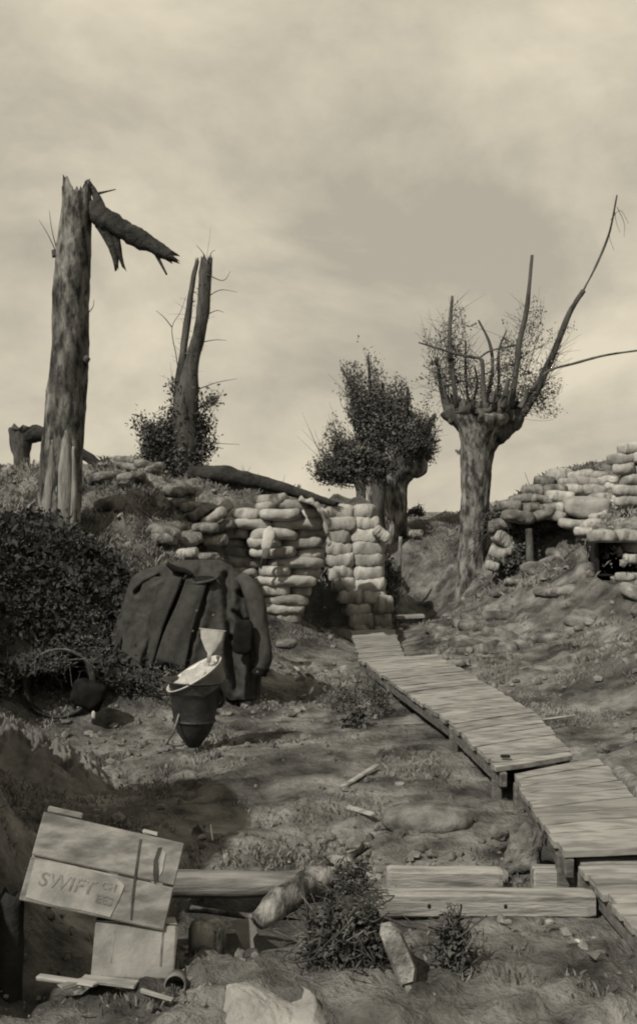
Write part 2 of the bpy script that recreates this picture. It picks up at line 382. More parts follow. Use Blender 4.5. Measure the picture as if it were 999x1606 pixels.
# ---------------------------------------------------------------- loose cover (uncountable)
def scatter_pts(n, x0, x1, y0, y1, fn):
    r = []
    while len(r) < n:
        y = rng.uniform(y0, y1, 6000); x = rng.uniform(-1, 1, 6000) * (0.34 * y + 0.9)
        b = gbase(x, y); keep = rng.random(6000) < fn(x, y, b)
        r += list(zip(x[keep], y[keep]))
    r = np.array(r[:n]); return r[:, 0], r[:, 1], ground(r[:, 0], r[:, 1])
def deckmask(x, y):  # 0 on the walkway
    cxl = np.interp(y, [3, 4.4, 5.6, 6.9, 9.8, 12.5], [1.6, 1.25, 1.22, 1.1, 0.68, 0.5])
    return np.abs(x - cxl) > 0.40
def grass(name, n, fn, h, w, mat, label, cat, y0=4, y1=15.5):
    x, y, z = scatter_pts(n, -1, 1, y0, y1, fn)
    V = np.empty((n * 4, 3)); a = rng.uniform(0, 2 * math.pi, n); hh = h * rng.uniform(.4, 1.3, n); ww = w * rng.uniform(.6, 1.3, n)
    lean = rng.normal(size=(n, 2)) * hh[:, None] * 0.55
    bx, by = np.cos(a) * ww, np.sin(a) * ww
    V[0::4] = np.stack([x - bx, y - by, z - .01], 1); V[1::4] = np.stack([x + bx, y + by, z - .01], 1)
    V[2::4] = np.stack([x + bx * .6 + lean[:, 0] * .5, y + by * .6 + lean[:, 1] * .5, z + hh * .7], 1)
    V[3::4] = np.stack([x + lean[:, 0] * 1.1, y + lean[:, 1] * 1.1, z + hh], 1)
    m = MB(); m.v = [tuple(p) for p in V]; m.f = [(4 * i, 4 * i + 1, 4 * i + 2, 4 * i + 3) for i in range(n)]
    return tag(m.build(name, mat, smooth=False), label, cat, kind='stuff')
grass('rough_grass', 80000, lambda x, y, b: np.clip((b - 0.3) * 1.2, 0, 1) * np.clip(fbm(x * 1.6, y * 1.6, 0, 3, 5) * 1.4 + .45, 0.02, 1) * deckmask(x, y), 0.05, 0.006, 'grass',
      'rough trampled grass over the trench banks', 'grass', 6, 18)
grass('path_grass', 15000, lambda x, y, b: np.clip(fbm(x * 2.1, y * 2.1, 0, 3, 55) * 1.3 - .05, 0, 1) * (b < .35) * deckmask(x, y) * np.where(y > 7, 1, .3), 0.024, 0.004, 'grass',
      'thin low grass on the trench floor', 'grass', 3.4, 13)
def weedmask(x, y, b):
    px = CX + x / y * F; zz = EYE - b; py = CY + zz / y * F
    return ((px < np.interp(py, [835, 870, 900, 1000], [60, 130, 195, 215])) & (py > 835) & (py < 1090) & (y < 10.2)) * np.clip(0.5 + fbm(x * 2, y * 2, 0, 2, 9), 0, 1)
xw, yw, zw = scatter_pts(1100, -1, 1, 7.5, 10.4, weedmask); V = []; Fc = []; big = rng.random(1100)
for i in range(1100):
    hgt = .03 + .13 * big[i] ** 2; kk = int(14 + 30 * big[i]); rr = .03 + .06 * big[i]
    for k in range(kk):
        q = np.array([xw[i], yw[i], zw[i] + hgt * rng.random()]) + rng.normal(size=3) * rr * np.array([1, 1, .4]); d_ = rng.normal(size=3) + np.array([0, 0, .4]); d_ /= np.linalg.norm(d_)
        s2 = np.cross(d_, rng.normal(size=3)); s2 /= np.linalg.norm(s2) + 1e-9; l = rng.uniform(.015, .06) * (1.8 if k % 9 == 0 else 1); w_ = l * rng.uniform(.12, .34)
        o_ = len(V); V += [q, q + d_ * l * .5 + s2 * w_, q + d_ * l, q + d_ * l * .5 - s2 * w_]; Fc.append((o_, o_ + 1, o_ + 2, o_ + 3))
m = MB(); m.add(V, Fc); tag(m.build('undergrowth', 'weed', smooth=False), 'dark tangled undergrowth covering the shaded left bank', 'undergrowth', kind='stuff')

ico = [(-.525731,.850651,0),(.525731,.850651,0),(-.525731,-.850651,0),(.525731,-.850651,0),(0,-.525731,.850651),(0,.525731,.850651),(0,-.525731,-.850651),(0,.525731,-.850651),(.850651,0,-.525731),(.850651,0,.525731),(-.850651,0,-.525731),(-.850651,0,.525731)]
icf = [(0,11,5),(0,5,1),(0,1,7),(0,7,10),(0,10,11),(1,5,9),(5,11,4),(11,10,2),(10,7,6),(7,1,8),(3,9,4),(3,4,2),(3,2,6),(3,6,8),(3,8,9),(4,9,5),(2,4,11),(6,2,10),(8,6,7),(9,8,1)]
n = 5500
x, y, z = scatter_pts(n, -1, 1, 3.2, 14, lambda x, y, b: np.clip(fbm(x * 1.4, y * 1.4, 0, 3, 99) * .9 + .35, 0.04, 1) * deckmask(x, y) * np.clip(1.3 - y / 14, .2, 1))
m = MB()
for i in range(n):
    r = 0.004 + 0.015 * random.random() ** 4 * (1 + y[i] / 6)
    rr = np.array([random.uniform(.6, 1.4) for _ in range(3)]) * r; q = np.array(ico) * rr * (1 + .25 * rng.normal(size=(12, 1)))
    m.add(q + np.array([x[i], y[i], z[i] + r * .2]), icf)
tag(m.build('earth_clods', 'clod', smooth=False), 'loose clods and crumbs of earth over the trench floor', 'clods', kind='stuff')

xl, yl, zl = scatter_pts(1500, -1, 1, 3.3, 14, lambda x, y, b: np.clip(fbm(x * 1.1, y * 1.1, 0, 3, 199) * .9 + .3, 0.04, 1) * deckmask(x, y))
m = MB()
for i in range(1500):
    a = random.uniform(0, 6.28); l = random.uniform(.01, .05) * (1 + (random.random() < .06) * 1.6); b_ = random.uniform(-.25, .35); p = np.array([xl[i], yl[i], zl[i] + .008]); d_ = np.array([math.cos(a), math.sin(a), b_]); w_ = random.uniform(.001, .004)
    m.add([p + np.array([0, 0, w_]), p + d_ * l + np.array([0, 0, w_]), p + d_ * l - np.array([math.sin(a), -math.cos(a), 0]) * w_, p - np.array([math.sin(a), -math.cos(a), 0]) * w_, p + np.array([math.sin(a), -math.cos(a), 0]) * w_, p + d_ * l * .9 + np.array([math.sin(a), -math.cos(a), 0]) * w_], [(0, 1, 2, 3), (0, 4, 5, 1)])
tag(m.build('litter', 'bark', smooth=False), 'small sticks, chips and litter trodden into the trench floor', 'litter', kind='stuff')
# ================================================================== DUCKBOARDS
def duckboard(L0, R0, L1, R1, z0, z1, n, label, legs, rh=0.075):
    """corners in the photo (L0,R0 far end, L1,R1 near end) on a plane at height z"""
    l0, r0, l1, r1 = Pz(*L0, z0), Pz(*R0, z0), Pz(*L1, z1), Pz(*R1, z1)
    cen = (l0 + r0 + l1 + r1) / 4; base = Vector((cen.x, cen.y, G(cen.x, cen.y)))
    t = thing('duckboard', label, 'duckboard', base, group='duckboard sections laid end to end along the trench')
    th = 0.024
    for i in range(n):
        a = (i + 0.03) / n; b = (i + 0.968) / n
        j = [random.uniform(-.014, .014) for _ in range(3)]; dz = random.uniform(-.003, .004)
        A = l0.lerp(l1, a); B = r0.lerp(r1, a); C_ = l0.lerp(l1, b); D = r0.lerp(r1, b)
        ax = (B - A).normalized()
        A = A - ax * (0.012 + j[0]); B = B + ax * (0.012 + j[1]); C_ = C_ - ax * (0.012 + j[0] + j[2] * .3); D = D + ax * (0.012 + j[1])
        up = Vector((0, 0, 1)); m = MB(); K_ = 9
        V = []
        for q in range(K_ + 1):
            f = q / K_
            for (p0, p1, zt) in ((A, B, 0), (C_, D, 0), (C_, D, -th), (A, B, -th)):
                p = p0.lerp(p1, f) + up * (zt + dz)
                w = 0.0035 * float(noise(p.x * 9, p.y * 9, i * 3.1)) ; p = p + Vector((0, w * .7, w + 0.003 * math.sin(f * 3.1)))
                V.append(p)
        Fc = []
        for q in range(K_):
            for k in range(4):
                Fc.append((q * 4 + k, q * 4 + (k + 1) % 4, (q + 1) * 4 + (k + 1) % 4, (q + 1) * 4 + k))
        Fc += [(3, 2, 1, 0), (K_ * 4, K_ * 4 + 1, K_ * 4 + 2, K_ * 4 + 3)]
        m.add(V, Fc); child(m, 'plank', 'plank', t, smooth=False)
    for (a, b, inw) in ((l0, l1, 0.022), (r0, r1, -0.022)):
        off = Vector((inw, 0, -th - rh / 2 - 0.003)); m = MB(); stick(m, a + off, b + off, 0.04, rh, wob=0.002)
        child(m, 'runner', 'runner', t, smooth=False)
    for f in legs:
        for (a, b, inw) in ((l0, l1, 0.012), (r0, r1, -0.012)):
            p = a.lerp(b, f) + Vector((inw, 0, -th - 0.004)); gz = G(p.x, p.y) - 0.06
            if p.z - gz > 0.05:
                m = MB(); stick(m, (p.x, p.y, p.z - 0.002), (p.x, p.y, gz), 0.055, 0.05); child(m, 'leg', 'runner', t, smooth=False)
    return t
duckboard((552, 990), (617, 988), (566, 1036), (632, 1030), .20, .21, 17, 'short narrow duckboard at the far end, against the foot of the stepped sandbag wall', (0.4,))
duckboard((570, 1036), (682, 1026), (712, 1136), (836, 1117), .22, .215, 24, 'long pale duckboard in the middle distance, angled right below the far section', (0.35, 0.98))
duckboard((712, 1137), (838, 1118), (783, 1204), (896, 1186), .215, .20, 11, 'duckboard with a small dark hole in its last plank, between long and wide sections', (0.9,))
duckboard((806, 1213), (938, 1189), (884, 1337), (1064, 1333), .20, .185, 10, 'wide near duckboard with broad planks resting on the squared beams', (0.06, 0.93))
duckboard((902, 1345), (1090, 1343), (1092, 1560), (1330, 1560), .135, .10, 12, 'nearest duckboard, cut off by the lower right corner of the photo', (0.05, 0.6))
# near-black block on third board, painting the shade of a knot hole
p = Pz(792, 1186, .222); m = MB(); stick(m, p - Vector((.025, 0, 0)), p + Vector((.025, 0, 0)), .03, .014)
tag(m.build('knothole_block', 'void', smooth=False, loc=tuple(p)), 'near-black block standing for a bracket on the duckboard joint', 'knothole')

# ================================================================== SANDBAGS
def bag_mesh(name, seed, L_=0.5, W_=0.28, H=0.14, mat='sack'):
    m = MB(); nu, nv = 40, 28; V = []
    rs = random.Random(seed); sag = rs.uniform(-.02, .03); bend = rs.uniform(-.05, .05); tie = rs.choice([0, 1])
    for i in range(nu + 1):
        u = -1 + 2 * i / nu
        prof = max(0.0, 1 - abs(u) ** 6) ** 0.42
        if tie and u > 0.8: prof *= 0.75 + 0.25 * math.cos((u - .8) * 12)
        for k in range(nv):
            a = 2 * math.pi * k / nv; ca, sa = math.cos(a), math.sin(a)
            x = u * L_ / 2; y = math.copysign(abs(ca) ** 0.6, ca) * W_ / 2 * prof; z = math.copysign(abs(sa) ** 0.5, sa) * H / 2 * prof
            V.append((x, y, z, u, sa))
    x, y, z, u, sa = np.array(V).T
    nn = fbm(x * 6 + seed, y * 6, z * 9, 3, seed); n2_ = 1 - 2 * np.abs(fbm(x * 11 + seed, y * 16, z * 24, 2, seed + 5))
    wr = 0.05 * np.sin(x * 55 + y * 20 + z * 30 + seed) * np.abs(u) ** 2
    k_ = 1 + 0.12 * nn + 0.035 * n2_ + wr * .7 + .05 * ((np.abs(sa) < .16) & (sa > -.05))
    V = [tuple(q) for q in np.stack([x + 0.012 * nn, y * k_ + bend * u * u, z * k_ - sag * u * u], 1)]
    Fc = [(i * nv + k, i * nv + (k + 1) % nv, (i + 1) * nv + (k + 1) % nv, (i + 1) * nv + k) for i in range(nu) for k in range(nv)]
    m.add(V, Fc); me = bpy.data.meshes.new(name); me.from_pydata(m.v, [], m.f); me.validate()
    me.polygons.foreach_set('use_smooth', [True] * len(me.polygons)); me.materials.append(M[mat]); return me
BAGS = [bag_mesh('sandbag', s) for s in range(1, 9)]
BAGS_M = [bag_mesh('mud_sandbag', s, mat='mud_sack') for s in range(21, 26)]
BAGS_D = [bag_mesh('sandbag_dark', s, mat='sack_dark') for s in range(11, 16)]
def bag(px, py, d, wpx, hpx, label, group, rot=0.0, yaw=0.0, depth=1.0, dark=False, tilt=0.0, at=None):
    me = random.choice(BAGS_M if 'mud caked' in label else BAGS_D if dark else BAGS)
    o = bpy.data.objects.new('sandbag', me); COL.objects.link(o)
    o.location = at if at is not None else P(px, py, d)
    sc = d / F
    o.scale = (wpx * sc / 0.5, depth, hpx * sc / 0.14); o.rotation_euler = (tilt, -rot, yaw)
    if random.random() < .5: o.scale.x *= -1; 
    return tag(o, label, 'sandbag', group)
ORD = ['first', 'second', 'third', 'fourth', 'fifth', 'sixth', 'seventh', 'eighth', 'ninth', 'tenth', 'eleventh', 'twelfth']
POS = {1: ['only'], 2: ['left', 'right'], 3: ['left', 'middle', 'right'], 4: ['leftmost', 'second', 'third', 'rightmost'], 5: ['leftmost', 'second', 'third', 'fourth', 'rightmost']}

# rounded wall behind the greatcoat: courses from the bottom, (y, x0, x1, bags, depth)
w1 = [(968, 424, 470, 1), (954, 412, 474, 1), (940, 408, 480, 1), (926, 404, 486, 2), (911, 402, 492, 1), (896, 350, 499, 3), (881, 342, 503, 2), (866, 332, 506, 3), (851, 328, 508, 3), (836, 345, 511, 3), (821, 352, 513, 2), (807, 366, 511, 3)]
for r, (py, x0, x1, n) in enumerate(w1):
    cuts = [x0 + (x1 - x0) * (k + (random.uniform(-.25, .25) if 0 < k < n else 0)) / n for k in range(n + 1)]
    for k in range(n):
        wd = cuts[k + 1] - cuts[k]; px = (cuts[k] + cuts[k + 1]) / 2; e = (px - 430) / 80
        d = 11.55 + 0.35 * e * e - 0.04 * r * 0.3
        ql = POS[n][k]
        bag(px, py + random.uniform(-1, 1), d, wd * 1.12, 19, f'{ql} bag in the {ORD[r]} course from bottom of rounded sandbag wall behind greatcoat', 'sandbags of the rounded wall',
            rot=random.uniform(-.05, .05) + (0.06 * e if r > 6 else 0), yaw=0.35 * e, depth=1.15)
    # return side, running away from the camera on the right
    if r > 2:
        for q in range(1):
            pp = P(x1 - 8, py, 11.9); 
            bag(0, 0, 11.9, 78, 18, f'bag on right flank, {ORD[r]} course of rounded sandbag wall', 'sandbags of the rounded wall', yaw=1.5, depth=.9, dark=False,
                at=(pp.x - .06, 12.0 + .48 * q, pp.z))
# cap of the rounded wall: bags laid over the crown
for i, (px, py, w_, rot) in enumerate([(372, 806, 52, .55), (408, 797, 62, .25), (425, 785, 55, .05), (462, 793, 66, -.10), (490, 806, 46, -.55), (345, 800, 46, .5), (455, 822, 70, .1)]):
    bag(px, py, 11.75, w_, 20, ['bag slanting up the left shoulder of the rounded sandbag wall', 'long bag bent over the left crown of the rounded wall', 'small bag on the very top of the rounded sandbag wall',
        'pale plump bag on the crown of the rounded wall', 'bag sagging over the upper right corner of the rounded wall', 'slumped bag at the far left end of the rounded wall crown', 'wide bag under the crown of the rounded sandbag wall'][i], 'sandbags of the rounded wall', rot=rot, depth=1.3)
# pale canvas edge hanging over the wall's right corner
m = MB(); pts = [(470, 782), (492, 786), (506, 800), (514, 830), (519, 852)]
V = []; nn = 30
for i in range(nn + 1):
    t = i / nn * (len(pts) - 1); a = min(int(t), len(pts) - 2); f = t - a; px = pts[a][0] * (1 - f) + pts[a + 1][0] * f; py = pts[a][1] * (1 - f) + pts[a + 1][1] * f
    for k in range(6):
        v = P(px, py, 11.15 + .12 * k); V.append((v.x + .012 * math.sin(i * .9 + k), v.y, v.z + .015 * math.sin(i * 1.3) + (.02 if k in (2, 3) else 0)))
    for k in range(6):
        v = P(px, py, 11.15 + .12 * (5 - k)); V.append((v.x - .02 + .012 * math.sin(i * .9 + k), v.y, v.z - .03))
Fc = [(i * 12 + k, i * 12 + (k + 1) % 12, (i + 1) * 12 + (k + 1) % 12, (i + 1) * 12 + k) for i in range(nn) for k in range(12)] + [tuple(range(11, -1, -1)), tuple(nn * 12 + k for k in range(12))]
m.add(V, Fc); tag(m.build('canvas_strip', 'canvas', loc=tuple(P(500, 800, 11.7))), 'pale canvas strip folded over the top right edge of the rounded wall', 'canvas')
# rag and stick hanging on the wall
t = thing('hanging_tool', 'pale rag tied to a dark stick hanging on the rounded sandbag wall', 'stick', P(412, 858, 11.2))
m = MB(); limb(m, [P(424, 826, 11.22), P(417, 850, 11.2), P(409, 892, 11.2)], [.016, .014, .01], 6, 8, .1, cap1='flat'); child(m, 'shaft', 'bark_dark', t)
m = MB(); blob(m, .10, .04, .24, TR(P(421, 842, 11.17), (0, .25, 0)), .8, 16, 12, .35, 9, 4); child(m, 'rag', 'rag', t)
m = MB(); blob(m, .09, .05, .12, TR(P(418, 866, 11.15), (0, .2, 0)), .8, 14, 10, .35, 12, 8); child(m, 'dark_binding', 'dark_cloth', t)

# stepped wall beyond: courses from the top
w2 = [(803, 508, 586, 2), (822, 508, 592, 2), (841, 510, 598, 2), (860, 513, 600, 2), (879, 514, 601, 2), (898, 517, 601, 2), (917, 522, 602, 2), (936, 530, 606, 2), (955, 540, 611, 2), (973, 548, 613, 2), (988, 552, 614, 2)]
for r, (py, x0, x1, n) in enumerate(w2):
    cut = x0 + (x1 - x0) * random.uniform(.36, .64)
    for k, (a, b) in enumerate(((x0, cut), (cut, x1))):
        bag((a + b) / 2, py + random.uniform(-1.5, 1.5), 13.1 - (r * .012), (b - a) * 1.12, 25.5, f'{("left", "right")[k]} bag in the {ORD[r]} course from top of pale stepped sandbag wall', 'sandbags of the pale stepped wall',
            rot=random.uniform(-.06, .06), yaw=random.uniform(-.08, .08), depth=1.2)
    if r < 9 and r % 1 == 0:
        v = P(x1 - 4, py, 13.1); bag(0, 0, 13, 66, 24, f'flank bag facing the willow, {ORD[r]} course from top of stepped wall', 'sandbags of the pale stepped wall', yaw=1.5, depth=.9, at=(v.x - .06, 13.42, v.z))
bag(598, 838, 12.9, 30, 18, 'small sagging bag on the right shoulder of the pale stepped wall', 'sandbags of the pale stepped wall', rot=-.7)
bag(604, 948, 12.7, 26, 28, 'upright plump bag at the lower right of the pale stepped wall', 'sandbags of the pale stepped wall')
_q = P(650, 824, 15.9); _q.z = G(_q.x, _q.y) + .04; bag(650, 824, 15.9, 27, 14, 'lone bag lying on the slope between the two big willows', 'loose sandbags', at=_q)
# bags embedded in the left rim
for i, (px, py, w_, rot, d) in enumerate([(268, 788, 48, -.05, 11.3), (232, 768, 60, -.15, 11.9), (300, 795, 40, .1, 11.3), (178, 768, 50, .1, 11.7), (322, 828, 44, 0, 10.9), (335, 812, 46, .6, 11.2), (312, 806, 36, .6, 11.2), (338, 848, 40, .05, 11.0), (300, 842, 36, -.1, 10.8), (295, 868, 34, .1, 10.4), (352, 826, 36, .3, 11.3)]):
    bag(px, py, d, w_, 17, ['grey bag on the bank rim right of the ivy covered tree', 'long flattened bag on the rim below the ivy bush', 'bag under the fallen trunk end on the rim', 'bag on the rim just right of the tall shattered tree',
        'half buried bag on the bank above the coat collar', 'slanted bag leaning toward the rounded wall', 'small slanted bag half sunk in the rim', 'bag sunk in the bank beside the rounded wall', 'mud covered bag in the grassy bank above coat',
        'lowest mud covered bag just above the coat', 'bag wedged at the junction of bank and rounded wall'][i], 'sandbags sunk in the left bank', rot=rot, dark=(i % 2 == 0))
# right breastwork
rb = [(746, [880, 908, 938], 14.0), (757, [856, 888, 922, 952], 13.8), (769, [838, 868, 900, 934, 966], 13.6), (781, [818, 846, 876, 942, 972, 1003], 13.4), (795, [800, 830, 860, 885, 955, 988], 13.2), (809, [812, 846, 874, 938, 968, 1000], 13.0), (822, [895, 925, 955, 986], 12.7), (836, [922, 950, 978, 1006], 12.3)]
for r, (py, xs, d) in enumerate(rb):
    for k, px in enumerate(xs):
        bag(px + random.uniform(-3, 3), py + random.uniform(-2, 2), d + random.uniform(-.1, .1), random.uniform(34, 46), random.uniform(15, 20), f'{ORD[k]} bag from the left in the {ORD[r]} row down of right breastwork', 'sandbags of the right breastwork',
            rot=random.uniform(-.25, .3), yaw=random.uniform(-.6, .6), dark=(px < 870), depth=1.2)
for i, (px, py, w_) in enumerate([(984, 704, 30), (975, 720, 34), (1000, 718, 34), (978, 736, 36), (1004, 736, 36), (990, 752, 40), (985, 770, 52), (990, 786, 56)]):
    bag(px, py, 12.7, w_, 19, ['topmost bag of the tall stack at the right edge', 'left bag second from top of the tall right stack', 'right bag second from top of the tall right stack', 'left bag third from top of the tall right stack',
        'right bag third from top of the tall right stack', 'fourth bag down in the tall stack at the right edge', 'broad bag fifth down in the tall right stack', 'broad bag at the foot of the tall right stack'][i], 'sandbags of the tall right stack', rot=random.uniform(-.12, .12), yaw=random.uniform(-.3, .3), depth=1.2)
big = tag(MB().build('x', 'canvas'), 'x') if False else None
m = MB(); blob(m, .55, .3, .24, TR(P(921, 797, 13.0), (.1, .05, 0)), .55, 26, 16, .14, 6, 41)
tag(m.build('flour_sack', 'sack', loc=tuple(P(921, 797, 13.0))), 'largest square pale sack in the right breastwork above the dugout', 'sack')
for i, (px, py, w_, h_, lab) in enumerate([(783, 822, 40, 20, 'bag at upper left of the dark brush beside the near willow'), (790, 848, 44, 22, 'pale bulging bag right of the near willow trunk'), (782, 868, 34, 20, 'bag below the bulging bag beside the near willow trunk'),
        (806, 838, 36, 18, 'bag shaded by the brush right of the near willow'), (772, 888, 22, 16, 'small low bag at the right foot of the near willow'), (798, 866, 22, 14, 'small round bag lowest in the dark brush'),
        (840, 800, 34, 18, 'bag showing through the top of the dark brush'), (912, 872, 26, 15, 'pale small bag on the slope left of the dugout'), (988, 876, 26, 16, 'bag at the right jamb of the dugout mouth'), (992, 858, 22, 18, 'upper bag at the right jamb of the dugout mouth'), (985, 905, 30, 14, 'bag lying under the dugout mouth')]):
    bag(px, py, [13.4, 13.4, 13.3, 13.6, 13.2, 13.3, 13.6, 12.3, 11.6, 11.6, 11.5][i], w_, h_, lab, 'loose sandbags', rot=random.uniform(-.5, .3), yaw=random.uniform(-.5, .5), dark=i in (0, 3))

for i in range(34):
    px = random.uniform(690, 1010); lo = np.interp(px, [690, 760, 860, 1010], [900, 900, 850, 890]); py = lo + random.random() ** 1.3 * 110
    d = float(np.interp(py, [850, 900, 940, 1000], [13, 12.6, 11.2, 9.8])); q = P(px, py, d); q.z = G(q.x, q.y) - .02
    bag(0, 0, d, random.uniform(.22, .42) * F / d, random.uniform(.09, .15) * F / d, 'mud caked sandbag half buried in the slope right of the duckboards', 'mud caked sandbags slumped down the right slope', rot=random.uniform(-.4, .4), yaw=random.uniform(-1, 1), dark=True, depth=1.2, at=q, tilt=random.uniform(-.3, .3))
for i in range(30):
    px = random.uniform(128, 345); py = random.uniform(757, 850) if px > 150 else random.uniform(757, 800)
    d = float(np.interp(py, [757, 785, 835, 850], [11.9, 11.5, 10.5, 10.2])); q = P(px, py, d); q.z = G(q.x, q.y) - .005
    bag(0, 0, d, random.uniform(.25, .42) * F / d, random.uniform(.09, .13) * F / d, 'mud caked sandbag half buried in the left bank above the coat', 'mud caked sandbags slumped along the left bank', rot=random.uniform(-.3, .3), yaw=random.uniform(-.6, .6), dark=random.random() < .7, depth=1.2, at=q, tilt=random.uniform(-.3, .3))
# dugout mouth on the right
t = thing('dugout_entrance', 'dark square dugout mouth framed with timber under the right breastwork', 'dugout', P(962, 905, 11.7))
a, b = P(938, 842, 11.7), P(992, 902, 11.7); wdt, hgt = b.x - a.x, a.z - b.z; cen = (a + b) / 2
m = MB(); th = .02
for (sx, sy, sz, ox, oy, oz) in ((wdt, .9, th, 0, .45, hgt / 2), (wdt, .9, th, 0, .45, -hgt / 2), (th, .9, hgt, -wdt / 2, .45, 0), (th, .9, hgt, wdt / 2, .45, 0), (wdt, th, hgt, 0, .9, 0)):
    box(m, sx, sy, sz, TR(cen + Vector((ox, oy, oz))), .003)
child(m, 'lining', 'void', t, False)  # coloured near-black for the shade inside the dugout
m = MB(); stick(m, (a.x - .08, 11.66, a.z + .04), (b.x + .08, 11.66, a.z + .03), .09, .06); child(m, 'lintel', 'deep_shade', t, False)
for px_, lab_ in ((945, 'left sagging bag hanging over the lip of the dugout mouth'), (982, 'right sagging bag hanging over the lip of the dugout mouth')):
    bag(px_, 840, 11.55, 44, 20, lab_, 'sandbags of the right breastwork', rot=random.uniform(-.1, .1), depth=1.2)

# ================================================================== TREES
def shoot_crown(t, srcs, clusters, nsh, nl, D, ln=.05, wd=.01, r=.005, mat='leaf', spread=.055, sag=0.0, tw='twig'):
    wsum = sum(c_[2] for c_ in clusters); mt = MB(); V = []; Fc = []
    for (cn, rd, w) in clusters:
        for _ in range(max(1, int(nsh * w / wsum))):
            sp = np.array(P(*srcs[rng.integers(len(srcs))], D)) + rng.normal(size=3) * .06
            u = rng.normal(size=3); u /= np.linalg.norm(u); e = np.array(cn) + u * np.array(rd) * rng.random() ** .5 * 1.1
            mid = sp * .45 + e * .55 + rng.normal(size=3) * .07 * np.linalg.norm(e - sp) + np.array([(e - sp)[0] * .12, 0, 0])
            tip = e + (e - mid) * .15 + np.array([0, 0, rng.uniform(.02, .12) - sag])
            twig(mt, [sp, mid, e, tip], r, r * .3, 3, 9)
            nf = 1 - rng.random(5) ** .8 * .62
            for k in range(nl):
                f = nf[rng.integers(5)] + rng.normal() * .02
                q = (sp * (1 - f) ** 2 + 2 * mid * f * (1 - f) + tip * f * f) + rng.normal(size=3) * spread * .62
                d = rng.normal(size=3) + np.array([0, 0, .5]); d /= np.linalg.norm(d); s2 = np.cross(d, rng.normal(size=3)); s2 /= np.linalg.norm(s2) + 1e-9
                l = ln * rng.uniform(.5, 1.4); wv = wd * rng.uniform(.6, 1.3); o = len(V); V += [q, q + d * l * .5 + s2 * wv, q + d * l, q + d * l * .5 - s2 * wv]; Fc.append((o, o + 1, o + 2, o + 3))
    child(mt, 'withies', tw, t); m = MB(); m.add(V, Fc); child(m, 'foliage', mat, t)
def px_limb(mb, pts, d, seg=10, rough=.12, freq=6, seed=0, rings=None, cap1='jag', jag=.05):
    """pts: (px, py, radius px[, depth offset])"""
    w = [P(p[0], p[1], d + (p[3] if len(p) > 3 else 0)) for p in pts]
    return limb(mb, w, [p[2] * d / F for p in pts], seg, rings, rough, freq, seed, cap1=cap1, jag=jag)
# 1: tall shattered tree
D = 10.0
t = thing('shattered_tree', 'tall shell-shattered tree trunk with its top snapped over to the right', 'tree', P(95, 880, D))
m = MB(); px_limb(m, [(92, 905, 42), (93, 860, 36), (95, 800, 32), (97, 740, 31), (103, 660, 30), (109, 560, 29), (113, 470, 28), (117, 390, 27), (121, 330, 25), (121, 305, 23)], D, 40, .16, 7, 3, 90, jag=.10)
child(m, 'trunk', 'bark', t)
m = MB()
for (pts, w) in [([(104, 668), (104, 740), (102, 812), (98, 852)], 12), ([(84, 690), (78, 760), (74, 822), (70, 850)], 8), ([(92, 720), (90, 790), (86, 842)], 6), ([(116, 700), (116, 770), (112, 840)], 6)]:
    k = len(pts); px_limb(m, [(p[0], p[1], w * (.35 if j == 0 else 1), -.13) for j, p in enumerate(pts)], D, 8, .22, 14, 5, 24, jag=.06)
child(m, 'split_wood', 'split', t)
m = MB()
for (x, y0, y1, r) in [(103, 310, 278, 4), (112, 312, 290, 5), (134, 312, 296, 5), (127, 310, 292, 3)]: px_limb(m, [(x, y0, r * 1.5), (x, y1, .6)], D, 6, .2, 20, 2, 6, 'flat')
child(m, 'splinters', 'bark', t)
m = MB(); px_limb(m, [(146, 318, 13), (158, 340, 18), (180, 354, 17), (210, 368, 15), (240, 386, 13), (268, 402, 9)], D, 20, .22, 12, 8, 36, jag=.08)
px_limb(m, [(136, 284, 4), (150, 305, 7), (160, 335, 10)], D, 8, .25, 14, 9, 12); px_limb(m, [(160, 350, 12), (172, 378, 9), (181, 402, 5), (183, 418, 3)], D, 10, .25, 14, 10, 14)
px_limb(m, [(178, 362, 8), (186, 392, 5), (194, 418, 2.5)], D, 8, .25, 14, 11, 12); px_limb(m, [(245, 398, 3), (262, 431, 1.5)], D, 6, .1, 9, 1, 6, 'flat'); px_limb(m, [(152, 304, 2.5), (182, 297, .8)], D, 6, .1, 9, 1, 6, 'flat')
px_limb(m, [(205, 352, 3), (198, 345, 1)], D, 6, .1, 9, 1, 6, 'flat')
child(m, 'snapped_limb', 'bark_limb', t)
m = MB()
for pts in ([(90, 398), (76, 368), (62, 345)], [(90, 392), (82, 360), (78, 330)], [(134, 497), (146, 482), (148, 470)]):
    twig(m, [P(a_, b_, D) for a_, b_ in pts], .006, .002, 3)
px_limb(m, [(88, 402, 6), (84, 392, 3)], D, 6, .2, 9, 1, 6, 'flat'); px_limb(m, [(132, 566, 8, -.05), (140, 560, 4, -.05)], D, 8, .2, 9, 1, 6, 'flat')
child(m, 'twigs', 'twig', t)

